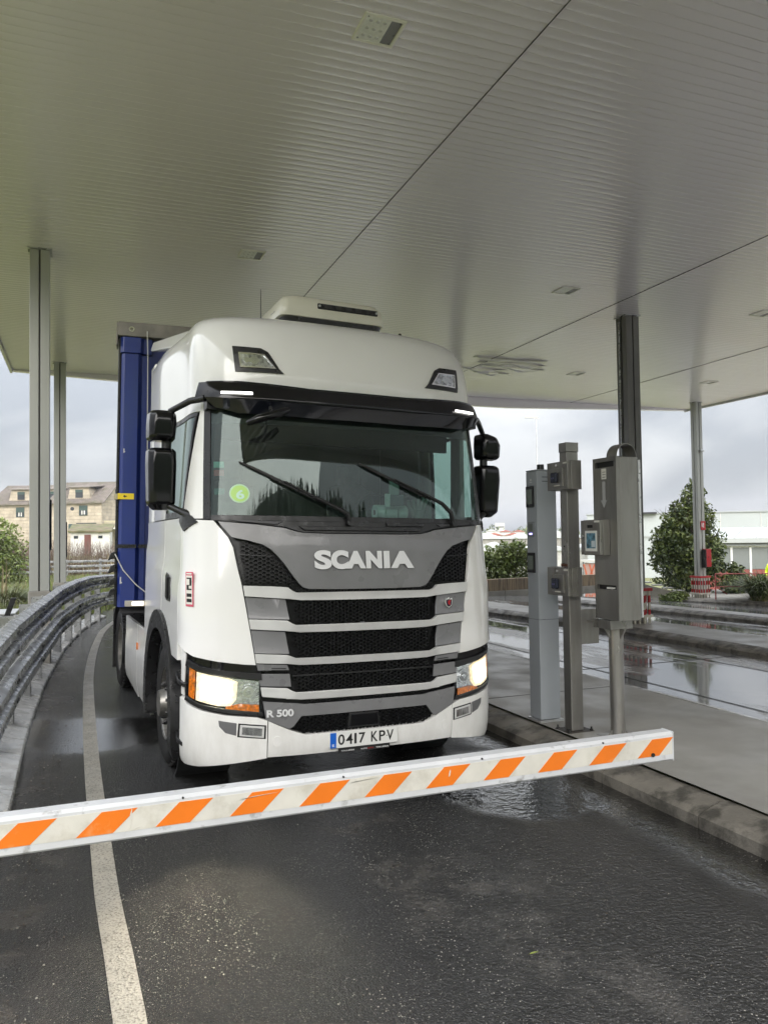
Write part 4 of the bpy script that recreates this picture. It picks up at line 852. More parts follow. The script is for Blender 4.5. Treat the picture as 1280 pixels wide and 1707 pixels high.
for s in (-1, 1):
    f = (lambda P: P) if s < 0 else mirror
    a = [V(1.36+.78*math.cos(R(t)), .5+.78*math.sin(R(t))) for t in np.linspace(141, 94.5, 9)]
    door = patch('door', f([V(.575, 2.015), V(.505, 1.12), V(.50, .985)]+a+[V(1.30, 2.015)]), 0, M_white, lorry, thick=.03, bev=.006, offf=cf)
    h = patch('handle_recess', f([V(.86, 1.565), V(1.02, 1.60), V(1.08, 1.57), V(1.08, 1.41), V(1.03, 1.385), V(.85, 1.385), V(.83, 1.42)]), .0295, M_black, door, thick=.004, bev=.001)
    patch('door_handle', f([V(.92, 1.56), V(.97, 1.57), V(.97, 1.41), V(.92, 1.40)]), .045, M_black, door, thick=.016, bev=.005)
    a = [V(1.36+.78*math.cos(R(t)), .5+.78*math.sin(R(t))) for t in np.linspace(93, 38, 10)]
    patch('rear_side_panel', f([V(1.315, 2.015)]+a+[V(2.33, .985), V(2.33, 2.015)]), 0, M_white, lorry, thick=.03, bev=.006, offf=cf)
    a = [V(1.36+.78*math.cos(R(t)), .5+.78*math.sin(R(t))) for t in np.linspace(142, 160, 5)]
    patch('step_panel', f([V(.37, .745), V(.37, 1.065), V(.50, 1.10), V(.495, .978)]+a+[V(.755, .745)][:0]+[V(.70, .30), V(.745, .30)][:1]+[V(.70, .735)]) if False else f([V(.40, .75), V(.375, 1.04), V(.44, 1.085), V(.495, 1.09), V(.49, .978)]+a[1:]), .004, M_white, lorry, thick=.03, bev=.006, offf=lambda q, z: .004-.05*sst(1.43, 1.53, abs(q))*sst(1.02, .95, z))
    # flare
    o_ = [V(1.36+.785*math.cos(R(t)), .5+.785*math.sin(R(t))) for t in np.linspace(198, -16, 26)]; i_ = [V(1.36+.635*math.cos(R(t)), .5+.635*math.sin(R(t))) for t in np.linspace(-16, 198, 26)]
    patch('wheel_arch', f(o_+i_), .05, M_black, lorry, thick=.10, bev=.012, dq=.1, dz=.1)
    # skirt in two panels with an amber marker
    for v0, v1 in ((2.13, 3.05), (3.06, 4.12)):
        sk = patch('side_skirt', f([V(v0, .26), V(v1, .32 if v1 > 4 else .285), V(v1, 1.0), V(v0, 1.0)]), .0, M_white, lorry, thick=.03, bev=.014, offf=lambda q, z: .0-.02*sst(.45, .26, z)+.006*sst(.80, .72, z))
    patch('side_marker', f([V(2.97, .75), V(3.03, .75), V(3.03, .82), V(2.97, .82)]), .014, M_amber, lorry, thick=.008, bev=.003)
    for zt_ in (.835, .42):
        pts = [(.34, 1.12), (.66, 1.12), (.665, 1.225), (.62, 1.262), (.46, 1.275), (.38, 1.255)]
        mb = MB(); n8 = len(pts); mb.add([(s*u_, v_, zt_-.03+(v_-.34)*.18) for v_, u_ in pts]+[(s*u_, v_, zt_+(v_-.34)*.18) for v_, u_ in pts], [tuple(range(n8))[::-1], tuple(range(n8, 2*n8))]+[(i, (i+1) % n8, n8+(i+1) % n8, n8+i) for i in range(n8)]); st_ = mb.build('step', M_black, lorry, bev=.006)
        mb = MB()
        for a_ in range(5):
            for b_ in range(2): mb.box(s*(1.205+b_*.03)-.008, s*(1.205+b_*.03)+.008, .42+a_*.045, .447+a_*.045, zt_+.0005+(.08+a_*.045)*.18, zt_+.010+(.10+a_*.045)*.18)
        tag(mb.build('tread', mat('tread', (.05, .05, .05), .4, metal=.4), st_), kind='stuff')
    # pillars, header, window
    patch('windscreen_pillar', f([U(-1.136, 2.006), V(.545, 2.006), V(.50, 2.40), V(.46, 2.90), U(-1.10, 2.90), U(-1.118, 2.45)]), .004, M_white, lorry, thick=.03, bev=.006)
    patch('window_header', f([V(.47, 2.80), V(1.32, 2.80), V(1.32, 2.93), V(.46, 2.93)]), .004, M_white, lorry, thick=.03, bev=.006)
    patch('sleeper_side', f([V(1.33, 2.025), V(2.33, 2.025), V(2.33, 2.93), V(1.33, 2.93)]), .004, M_white, lorry, thick=.03, bev=.008, offf=lambda q, z: .004+.022*sst(2.35, 2.2, z-.3*(abs(q)-2.4))*0-.018*math.exp(-((abs(q)-2.95)/.05)**2))
    w_ = patch('window_frame', f([V(.55, 2.02), V(1.325, 2.02), V(1.325, 2.07), V(.56, 2.07)]), .006, M_black, lorry, thick=.02, bev=.002)
    patch('window_frame', f([V(.50, 2.765), V(1.325, 2.765), V(1.325, 2.795), V(.495, 2.795)]), .006, M_black, lorry, thick=.02, bev=.002)
    patch('window_frame', f([V(1.285, 2.072), V(1.325, 2.072), V(1.325, 2.763), V(1.285, 2.763)]), .006, M_black, lorry, thick=.02, bev=.002)
    patch('window_frame', f([V(.545, 2.072), V(.575, 2.072), V(.53, 2.763), V(.505, 2.763)]), .006, M_black, lorry, thick=.02, bev=.002)
    patch('side_window', f([V(.562, 2.06), V(1.30, 2.06), V(1.30, 2.775), V(.518, 2.775)]), .0, glass('side_glass', (.62, .74, .70), ior=1.75), lorry, single=True)
# warning sticker on the lorry's kerb-side front corner
SQ = lambda q, z: (-1.245-(q)*.075+(1.5-z)*.03, z)   # q 0..1 across the sticker
def strip(n_, a, b, z0, z1, o, m_, par, th=.0008): return patch(n_, [SQ(b, z0), SQ(a, z0), SQ(a, z1), SQ(b, z1)], o, m_, par, thick=th, bev=0)
stk = strip('warning_sticker', 0, 1, 1.385, 1.625, .0285, mat('sticker_pink', (.62, .10, .16), .45), lorry, .002)
strip('sticker_white', .10, .90, 1.40, 1.60, .0295, mat('sticker_white', (.7, .7, .7)), stk)
strip('sticker_figure', .18, .82, 1.50, 1.585, .0303, M_text, stk); strip('sticker_figure', .42, .85, 1.535, 1.575, .0310, mat('sticker_white', (.7, .7, .7)), stk); strip('sticker_figure', .15, .5, 1.51, 1.53, .0310, mat('sticker_white', (.7, .7, .7)), stk)
for z0 in (1.452, 1.415): strip('sticker_word', .18, .82, z0, z0+.024, .0303, M_text, stk)
strip('sticker_word', .15, .85, 1.607, 1.617, .0303, mat('sticker_white', (.7, .7, .7)), stk)
# --- roof
def ring(z, off=0):
    W_, F_ = Wz(z), Fz(z); pts = []
    Wr = float(np.interp(z, [3.36, 3.46, 3.54, 3.60, 3.66, 3.70], [1.245, 1.235, 1.20, 1.13, 1.0, .7]))
    for t in np.linspace(1, 0, 13)[:-1]: pts.append((-(W_+(max(Wr, W_)-W_)*sst(0, .75, t)), F_+DD+(2.33-F_-DD)*t, z))
    fr = np.r_[np.linspace(QC, QC*.45, 16), np.linspace(QC*.45, 0, 7)[1:]]
    L_ = [(-W_*float(np.interp(a, QT, su)), F_+DD*float(np.interp(a, QT, cvv)), z) for a in fr]; pts += L_
    return pts+[(-x, y, z) for x, y, z in pts[::-1][1:]]
mb = MB(); mb.loft([ring(z) for z in [2.915, 2.95, 3.0, 3.08, 3.16, 3.25, 3.33, 3.4, 3.46, 3.5, 3.54, 3.58, 3.61, 3.64, 3.66, 3.68, 3.695]]); roof = mb.build('roof', M_white, lorry, smooth=60)
for s in (-1, 1):
    mb = MB(); mb.hexa([(s*1.10, 1.45, 3.50), (s*1.17, 1.45, 3.50), (s*1.23, 2.62, 3.72), (s*1.12, 2.62, 3.72), (s*.98, 1.35, 3.655), (s*1.06, 1.35, 3.64), (s*1.20, 2.62, 3.82), (s*1.05, 2.62, 3.84)])
    mb.build('side_deflector', M_white, lorry, smooth=40, bev=.02)
    mb = MB(); mb.box(s*1.10 if s > 0 else -1.22, s*1.22 if s > 0 else -1.10, 2.335, 2.58, 1.05, 3.55); mb.build('side_fairing', M_white, lorry, bev=.03)
    # crease of the roof shoulder
    f = (lambda P: P) if s < 0 else mirror
    L4 = [(-.935, 3.275), (-.922, 3.082), (-.582, 3.078), (-.615, 3.11), (-.690, 3.235), (-.74, 3.262)]
    lamp = patch('roof_lamp', f([U(*p) for p in L4]), .012, M_black, lorry, thick=.03, bev=.006, dq=.04, dz=.04)
    I4 = [(-.888, 3.215), (-.878, 3.120), (-.655, 3.118), (-.725, 3.205)]
    patch('reflector', f([U(*p) for p in I4]), .0135, mat('reflector_dark', (.62, .62, .64), .2, metal=1., var=.6, vscale=35), lamp, thick=.004, bev=0)
    for c_, r2 in ((-.79, .036), (-.84, .026)): patch('lamp_lens', f([U(c_+r2*math.cos(t), 3.165+r2*.9*math.sin(t)) for t in np.linspace(0, 2*PI, 13)[:-1]]), .017, M_chrome, lamp, thick=.003, bev=.001)
    patch('lens_cover', f([U(*p) for p in I4]), .020, glass('lamp_glass', (.92, .94, .95)), lamp, single=True)
    a_, b_ = I4, [(-.897, 3.225), (-.887, 3.110), (-.640, 3.108), (-.718, 3.214)]
    for j in range(4): patch('lens_trim', f([U(*b_[j]), U(*b_[(j+1) % 4]), U(*a_[(j+1) % 4]), U(*a_[j])]), .020, M_chrome, lamp, thick=.006, bev=0)
# --- sun visor
vis = patch('sun_visor', [V(.46, 3.005), V(.45, 2.865), U(-.9, 2.868), U(-.4, 2.850), U(.4, 2.850), U(.9, 2.868), V(.40, 2.885, 1), V(.42, 2.995, 1), U(.9, 2.992), U(.4, 2.955), U(-.4, 2.955), U(-.9, 2.992)][::-1], .10, M_gloss, lorry, thick=.03, bev=.008, offf=lambda q, z: .10-.055*sst(1.35, 1.75, abs(q))-.05*sst(2.92, 2.99, z))
patch('visor_lip', [V(.40, 2.880), V(.36, 2.80), U(-.9, 2.755), U(-.4, 2.742), U(.4, 2.742), U(.9, 2.755), V(.36, 2.80, 1), V(.40, 2.880, 1), U(.9, 2.863), U(.4, 2.845), U(-.4, 2.845), U(-.9, 2.863)][::-1], .10, mat('smoked_acrylic', (.005, .006, .010), .08, coat=.2), vis, thick=.012, bev=.003, offf=lambda q, z: .060+(z-2.74)*.40-.045*sst(1.35, 1.75, abs(q)))
patch('visor_top', [V(.42, 3.01), U(-.9, 3.005), U(-.4, 2.975), U(.4, 2.975), U(.9, 3.005), V(.42, 3.01, 1), V(.42, 2.985, 1), U(.9, 2.975), U(.4, 2.94), U(-.4, 2.94), U(-.9, 2.975), V(.42, 2.985)][::-1], .04, M_gloss, vis, thick=.05, bev=.006)
M_led = mat('led_white', (1, 1, 1), .3, emit=(1, .98, .92), estr=1.6)
for s in (-1, 1): patch('marker_light', [U(s*.985, 2.915), U(s*.800, 2.912), U(s*.800, 2.896), U(s*.985, 2.899)], .112, M_led, vis, thick=.008, bev=.002)
mb = MB(); mb.box(-1.12, 1.12, .33, .50, 2.80, 2.93); mb.build('header_beam', M_black, lorry)
# --- windscreen
M_ws = glass('windscreen_glass', (.36, .50, .46), ior=1.55, dirt=.07)
ws = patch('windscreen', [U(-1.105, 2.0), U(1.105, 2.0), U(1.085, 2.83), U(-1.085, 2.83)], .0, M_ws, lorry, single=True, dq=.04, dz=.06)
for s in (-1, 1):
    f = (lambda P: P) if s < 0 else mirror
    patch('windscreen_seal', f([U(-1.137, 2.0), U(-1.095, 2.0), U(-1.075, 2.83), U(-1.112, 2.83)]), .008, M_black, lorry, thick=.02, bev=.003)
patch('windscreen_seal', [U(-1.095, 1.99), U(1.095, 1.99), U(1.09, 2.03), U(-1.09, 2.03)], .006, M_black, lorry, thick=.012, bev=.003)
patch('frit_band', [U(-1.09, 2.70), U(1.09, 2.70), U(1.085, 2.83), U(-1.085, 2.83)], -.006, M_dark, lorry, thick=.004, bev=0)
M_green = mat('sticker_green', (.42, .68, .16), .4); c_ = (-.905, 2.185)
g6 = patch('round_sticker', [U(c_[0]+.068*math.cos(t), c_[1]+.068*math.sin(t)) for t in np.linspace(0, 2*PI, 25)[:-1]], .003, mat('sticker_pale_green', (.45, .68, .45), .4), ws, thick=.001, bev=0)
patch('sticker_disc', [U(c_[0]+.058*math.cos(t), c_[1]+.058*math.sin(t)) for t in np.linspace(0, 2*PI, 25)[:-1]], .0036, M_green, g6, thick=.0004, bev=0)
fit_text('number_six', '6', -.93, -.875, 2.145, 2.212, sur(.006), mat('sticker_mint', (.55, .78, .66), .4), g6, off=.03, ext=.001)
for u_, z_, c in ((-1.03, 2.395, (.22, .55, .45)), (-1.03, 2.335, (.5, .08, .08)), (-1.03, 2.20, (.10, .22, .20)), (.50, 2.34, None)):
    if c: patch('small_sticker', [U(u_-.04, z_-.022), U(u_+.025, z_-.022), U(u_+.025, z_+.022), U(u_-.04, z_+.022)], -.004, mat('sticker_%d' % int(c[0]*100), c, .5), ws, thick=.001, bev=0)
# wipers
for (a, b, c, d) in (((-.902, 2.409), (-.404, 2.171), (-.20, 2.075), (-.115, 1.985)), ((-.015, 2.429), (.42, 2.247), (.66, 2.14), (.775, 1.99))):
    g_ = lambda p, o: M(*U(*p), o)
    w0 = empty('wiper', (0, 0, 0)); w0.parent = lorry
    mb = MB(); mb.tube([g_(d, .03), g_(((c[0]+d[0])/2+.02, (c[1]+d[1])/2+.01), .05), g_(c, .055), g_(((b[0]+c[0])/2, (b[1]+c[1])/2), .055), g_(((a[0]+b[0])/2+.05, (a[1]+b[1])/2-.02), .045)], [.020, .018, .016, .012, .008], 8); mb.build('wiper_arm', M_black, w0, smooth=60)
    mb = MB(); pts = [g_((a[0]+(c[0]-a[0])*t, a[1]+(c[1]-a[1])*t), .022) for t in np.linspace(0, .88, 8)]; mb.tube(pts, [.006]+[.012]*6+[.006], 6); mb.build('wiper_blade', M_rubber, w0, smooth=60)
    mb = MB(); mb.tube([g_((a[0]+(c[0]-a[0])*t, a[1]+(c[1]-a[1])*t-.012), .034) for t in (.3, .45, .6, .75)], .008, 6); mb.build('wiper_hinge', M_black, w0, smooth=60)
    mb = MB(); mb.tube([g_(d, .0), g_(d, .05)], .028, 12); mb.build('wiper_pivot', M_black, w0, smooth=50)
mb = MB(); mb.tube([(-.90, .02, 2.665), (-.84, -.03, 2.69), (-.70, -.05, 2.735), (-.62, -.02, 2.775)], [.02, .03, .032, .022], 10); mirc = mb.build('front_mirror', M_gloss, lorry, smooth=60)
mb = MB(); mb.tube([(-.75, -.04, 2.73), (-.72, .08, 2.80)], .012, 8); mb.build('mirror_stalk', M_black, mirc)
# --- headlamps and fog lamps
M_refl = mat('reflector_chrome', (.85, .85, .86), .13, metal=1., var=.35, vscale=30, bump=.002, bscale=55)
M_lamp = mat('lamp_lit', (1, 1, 1), .3, emit=(1, .90, .70), estr=22)
M_lampw = mat('lamp_warm', (1, .9, .7), .3, emit=(1, .80, .48), estr=.75)
for s in (-1, 1):
    f = (lambda P: P) if s < 0 else mirror
    hl = patch('headlight', f([U(-.752, .628), U(-.78, .985), U(-1.0, 1.005), U(-1.15, 1.03), U(-1.222, 1.065), V(.385, 1.075), V(.40, .80), V(.385, .75), U(-1.23, .712), U(-1.15, .680), U(-1.0, .652)]), -.005, M_gloss, lorry, thick=.04, bev=.01, dq=.05)
    patch('headlight_bezel', f([U(-.765, .88), U(-.768, .925), U(-1.0, .945), U(-1.15, .972), V(.345, 1.01), V(.36, .965), U(-1.15, .942), U(-1.0, .905)]), .016, M_black, hl, thick=.02, bev=.006)
    patch('headlight_bezel', f([U(-.757, .632), U(-.760, .660), U(-1.0, .690), U(-1.15, .715), V(.345, .758), V(.36, .728), U(-1.15, .688), U(-1.0, .660)]), .016, M_black, hl, thick=.02, bev=.006)
    patch('reflector', f([U(-.785, .665), U(-.785, .872), U(-1.0, .90), U(-1.20, .94), U(-1.212, .75), U(-1.0, .70)]), -.002, M_refl, hl, thick=.003, bev=0)
    patch('lamp_surround', f([U(-.935, .75), U(-.925, .870), U(-.98, .895), U(-1.175, .930), U(-1.180, .738), U(-1.05, .706), U(-.97, .708)]), .0015, mat('lamp_rim', (.9, .8, .6), .2, emit=(1, .74, .42), estr=.22, var=.4, vscale=40), hl, thick=.002, bev=0)
    patch('lamp_bowl', f([U(-.962, .765), U(-.955, .862), U(-.995, .886), U(-1.15, .910), U(-1.158, .752), U(-1.05, .722), U(-.985, .728)]), .004, M_lampw, hl, thick=.002, bev=0)
    cx_, cz_ = (-1.068, .815)
    patch('main_lamp', f([U(cx_+.066*math.cos(t), cz_+.072*math.sin(t)) for t in np.linspace(0, 2*PI, 21)[:-1]]), .007, M_lamp if s < 0 else mat('lamp_lit_soft', (1, 1, 1), .3, emit=(1, .84, .55), estr=2.2), hl, thick=.002, bev=0)
    for cc in ((-.855, .80),):
        for r2, o2, m2 in ((.055, .004, M_refl), (.038, .008, M_chrome), (.018, .012, M_refl)): patch('side_lamp', f([U(cc[0]+r2*math.cos(t), cc[1]+r2*math.sin(t)) for t in np.linspace(0, 2*PI, 15)[:-1]]), o2, m2, hl, thick=.004, bev=.001)
    patch('indicator', f([U(-.785, .664), U(-.787, .712), U(-.92, .722), U(-1.0, .700), U(-1.0, .690)]), .010, M_amber, hl, thick=.004, bev=.001)
    patch('indicator', f([U(-1.186, .742), U(-1.180, .938), U(-1.210, .958), U(-1.214, .758)]), .008, M_amber, hl, thick=.004, bev=.001)
    patch('headlight_lens', f([U(-.777, .655), U(-.780, .882), U(-1.0, .912), U(-1.15, .942), V(.33, .972), V(.335, .756), U(-1.15, .712), U(-1.0, .685)]), .018, glass('lamp_glass', (.92, .94, .95)), hl, single=True)
    fg = patch('fog_light', f([U(-.738, .478), U(-.736, .572), U(-.92, .592), U(-.925, .498)]), .014, M_black, lorry, thick=.02, bev=.004)
    patch('fog_frame', f([U(-.750, .486), U(-.748, .564), U(-.908, .582), U(-.912, .506)]), .018, M_silver, fg, thick=.006, bev=.003)
    patch('fog_reflector', f([U(-.765, .499), U(-.763, .553), U(-.893, .568), U(-.896, .516)]), .0185, mat('fluted_chrome', (.7, .7, .72), .16, metal=1., var=.6, vscale=60, stretch=(1, 1, .15)), fg, thick=.002, bev=0)
    patch('fog_blank', f([U(-.930, .505), U(-.928, .594), U(-1.045, .612), U(-1.04, .57), U(-1.0, .525)]), .014, mat('fog_blank_grey', (.13, .13, .135), .45), lorry, thick=.02, bev=.006)
    ld = bpy.data.lights.new('headlamp_beam', 'SPOT'); ld.energy = 34 if s < 0 else 2; ld.color = (1, .86, .62); ld.spot_size = R(46); ld.spot_blend = 1.; ld.shadow_soft_size = .09
    lo = bpy.data.objects.new('headlamp_beam', ld); COL.objects.link(lo); lo.parent = hl
    d_ = Vector((-.42 if s < 0 else -.2, -1.65, -.80)).normalized(); lo.matrix_local = Matrix.Translation((s*1.05, .03, .82)) @ (-d_).to_track_quat('Z', 'Y').to_matrix().to_4x4()
# --- number plate
yp = M(*U(0, .43)).y-.026
np_ = MB().box(-.288, .244, yp, yp+.012, .374, .488).build('number_plate', mat('plate_white', (.74, .74, .72), .3, var=.03), lorry, bev=.003)
MB().box(-.286, -.240, yp-.0012, yp-.0003, .377, .485).build('plate_band', mat('plate_blue', (.01, .12, .55), .35), np_)
fit_text('band_letter', 'E', -.270, -.254, .388, .405, yp-.0014, mat('sign_white', (.8, .8, .8)), np_, ext=.001)
cx = -.225
PLW = {'0': .048, '4': .052, '1': .017, '7': .050, 'K': .052, 'P': .048, 'V': .054}
for ch_ in '0417 KPV':
    if ch_ == ' ': cx += .034; continue
    w_ = PLW[ch_]; fit_text('character', ch_, cx, cx+w_, .396, .470, yp-.0003, M_text, np_, off=.012, ext=.0014); cx += w_+(.012 if ch_ != '1' else .018)
for a in (-.178, .155): MB().tube([(a, yp-.003, .43), (a, yp, .43)], .004, 8).build('screw', M_chrome, np_)
hb = MB().box(-.22, .18, yp+.002, yp+.012, .340, .371).build('dealer_strip', M_text, np_)
for a, b, m2 in ((-.20, -.10, mat('sign_white', (.8, .8, .8))), (-.05, .0, mat('sign_white', (.8, .8, .8))), (.003, .05, M_red), (.07, .17, mat('sign_white', (.8, .8, .8)))):
    fit_text('strip_lettering', 'TALLERES' if b-a > .06 else 'AUTO', a, b, .348, .357, yp+.0017, m2, hb, ext=.0005)
# --- mirrors
for s in (-1, 1):
    mr_ = empty('mirror', (0, 0, 0)); mr_.parent = lorry
    def hous(name, zs_, ins):
        mb = MB(); rr = []
        for z, xi, xo, y0, y1 in zs_:
            pts = [(xi, y1), (xi+.01, y0+.03), (xi+.045, y0), (xo-.05, y0), (xo-.01, y0+.035), (xo, y1)]
            rr.append([(s*x, y, z) for x, y in pts])
        mb.loft(rr); return mb.build(name, M_gloss, mr_, smooth=45, bev=.016, seg=3)
    hous('mirror_housing', [(2.07, 1.32, 1.45, .57, .66), (2.12, 1.285, 1.492, .52, .66), (2.40, 1.283, 1.502, .50, .66), (2.50, 1.285, 1.500, .51, .66), (2.525, 1.30, 1.485, .54, .66)], 0)
    hous('mirror_housing', [(2.575, 1.31, 1.485, .53, .66), (2.60, 1.292, 1.50, .50, .66), (2.70, 1.287, 1.500, .49, .66), (2.77, 1.29, 1.47 if s > 0 else 1.495, .50, .66), (2.80, 1.30, 1.40 if s > 0 else 1.48, .53, .66)], 0)
    MB().tube([(s*1.36, .60, 2.515), (s*1.36, .60, 2.585)], .034, 12).build('mirror_joint', M_black, mr_, smooth=50)
    MB().tube([(s*1.13, .34, 2.875), (s*1.22, .45, 2.865), (s*1.34, .58, 2.80)], [.026, .024, .022], 10).build('mirror_arm', M_black, mr_, smooth=50)
    MB().tube([(s*1.19, .42, 1.985), (s*1.20, .45, 2.03), (s*1.28, .52, 2.07), (s*1.40, .60, 2.135)], [.045, .036, .024, .024], 10).build('mirror_arm', M_black, mr_, smooth=50)
    patch('mirror_foot', (lambda P: P if s < 0 else mirror(P))([V(.40, 2.03), V(.56, 2.03), V(.60, 1.99), V(.47, 1.915), V(.33, 1.98)]), .02, M_black, mr_, thick=.02, bev=.005)
    MB().box(min(s*1.30, s*1.48), max(s*1.30, s*1.48), .661, .665, 2.15, 2.50).build('mirror_glass', M_chrome, mr_); MB().box(min(s*1.30, s*1.48), max(s*1.30, s*1.48), .661, .665, 2.60, 2.77).build('mirror_glass', M_chrome, mr_)
# --- roof air conditioner, aerials
ac = empty('air_conditioner', (0, 0, 0)); ac.parent = lorry
def rr_(x0, x1, y0, y1, z, r=.07):
    P = []
    for (cx_, cy_, a0) in ((x1-r, y0+r, -90), (x1-r, y1-r, 0), (x0+r, y1-r, 90), (x0+r, y0+r, 180)):
        for a in np.linspace(a0, a0+90, 5): P.append((cx_+r*math.cos(R(a)), cy_+r*math.sin(R(a)), z))
    return P
mb = MB(); mb.loft([rr_(-.385, .575, .98, 1.80, 3.765), rr_(-.39, .58, .97, 1.82, 3.795), rr_(-.375, .565, .985, 1.80, 3.895, .08), rr_(-.34, .53, 1.02, 1.77, 3.945, .10), rr_(-.24, .43, 1.12, 1.7, 3.972, .12)]); mb.build('cover', M_cream, ac, smooth=50)
mb = MB(); mb.loft([rr_(-.33, .54, 1.03, 1.78, 3.655), rr_(-.355, .565, 1.0, 1.8, 3.764)]); mb.build('base', M_black, ac, smooth=50)
mb = MB(); mb.box(-.37, .62, .975, 1.05, 3.660, 3.673); mb.build('mounting_rail', M_alu, ac)
vs_ = MB(); vs_.hexa([(-.06, .968, 3.845), (.50, .968, 3.845), (.50, 1.0, 3.843), (-.06, 1.0, 3.843), (-.06, .974, 3.895), (.50, .974, 3.895), (.50, 1.01, 3.897), (-.06, 1.01, 3.897)]); vs_ = vs_.build('vent_strip', M_steelgrey if False else M_black, ac, bev=.008)
for i in range(5): MB().box(.01+i*.092, .06+i*.092, .956, .972, 3.855, 3.886).build('vent_knob', mat('vent_grey', (.03, .03, .03), .5), vs_, bev=.006)
for x in (-.045, .485): MB().tube([(x, .962, 3.87), (x, .972, 3.87)], .01, 10).build('screw', M_alu, vs_)
t_ = text('maker_lettering', 'SCANIA', .035, axes((-.3845, 1.22, 3.82), (0, -1, 0), (0, 0, 1), (-1, 0, 0)), mat('navy_print', (.02, .03, .12), .4), ac, .0008, .001)
mb = MB(); mb.tube([(-.55, 1.0, 3.64), (-.55, 1.0, 3.68)], [.022, .01], 10); mb.tube([(-.55, 1.0, 3.68), (-.555, 1.0, 3.95)], [.005, .0025], 6); mb.build('aerial', M_black, lorry, smooth=60)
mb = MB(); mb.prism([(.95, 3.64), (1.05, 3.64), (1.04, 3.68), (1.02, 3.725), (1.0, 3.73)], .72, .745, 'x'); mb.build('shark_fin', M_black, lorry, bev=.006)
# --- chassis, underbody, wheels
mb = MB(); mb.box(-.95, .95, .35, 2.25, .32, 1.0); mb.build('dark_engine_block', M_dark, lorry)  # plain dark block for the engine; it also puts shade under the cab
for s in (-1, 1): mb = MB(); mb.box(min(s*.36, s*.44), max(s*.36, s*.44), 2.0, 6.3, .78, 1.04); mb.build('chassis_rail', M_black, lorry)
for s in (-1, 1): mb = MB(); mb.tube([(s*.82, 2.12, .64), (s*.82, 4.0, .64)], .33, 20); mb.build('fuel_tank', M_alu, lorry, smooth=50)
mb = MB(); mb.box(-1.16, 1.16, 2.08, 3.6, .93, .965); mb.build('catwalk', mat('tread', (.05, .05, .05)), lorry)
mb = MB()
for k in range(7): mb.tube([(-.5+.12*k, 2.5, 1.02), (-.52+.12*k, 2.9, 1.15), (-.4+.1*k, 3.5, 1.12)], .02, 8)
mb.build('hoses', M_black, lorry, smooth=60)
mb = MB(); mb.lathe([(0, .1), (0, .48), (.05, .48), (.05, .1)], 'z', 24, (0, 4.3, 1.12)); mb.build('fifth_wheel', M_black, lorry)
for s in (-1, 1):   # rear mudguards with ribs, mudflaps
    mb = MB(); rr = []
    x0, x1 = (s*.62, s*1.24)
    for t in np.linspace(-12, 192, 26):
        rib = .018 if int((t+12)/17) % 2 else 0; c, q = math.cos(R(t)), math.sin(R(t)); ro = .60+rib
        rr.append([(x0, 5.21+c*ro, .5+q*ro), (x1, 5.21+c*ro, .5+q*ro), (x1, 5.21+c*.57, .5+q*.57), (x0, 5.21+c*.57, .5+q*.57)])
    mb.loft(rr); mb.build('mudguard', M_black, lorry, bev=.01, smooth=40)
    MB().box(min(x0, x1), max(x0, x1), 5.80, 5.815, .16, .95).build('mudflap', M_rubber, lorry)
    mb = MB(); mb.lathe([(-.0, .60), (-.42, .60), (-.42, .615), (0, .615)], 'x', 24, (s*1.19 if s > 0 else -.77, 1.38, .5)); mb.build('wheel_well', M_dark, lorry)
def tyre_prof(w, r=.505):
    P = [(0, .292), (.010, .30), (.004, .34), (-.012, .40), (-.008, .45), (.006, .478), (.022, .495), (.05, r-.002)]
    g = []
    for i, x in enumerate(np.linspace(.06, w-.06, 9)): g += ([(x-.004, r), (x-.002, r-.012), (x+.006, r-.012), (x+.008, r)] if i in (1, 3, 5, 7) else [(x, r+.0)])
    return P+g+[(w-a, b) for a, b in P[::-1]]
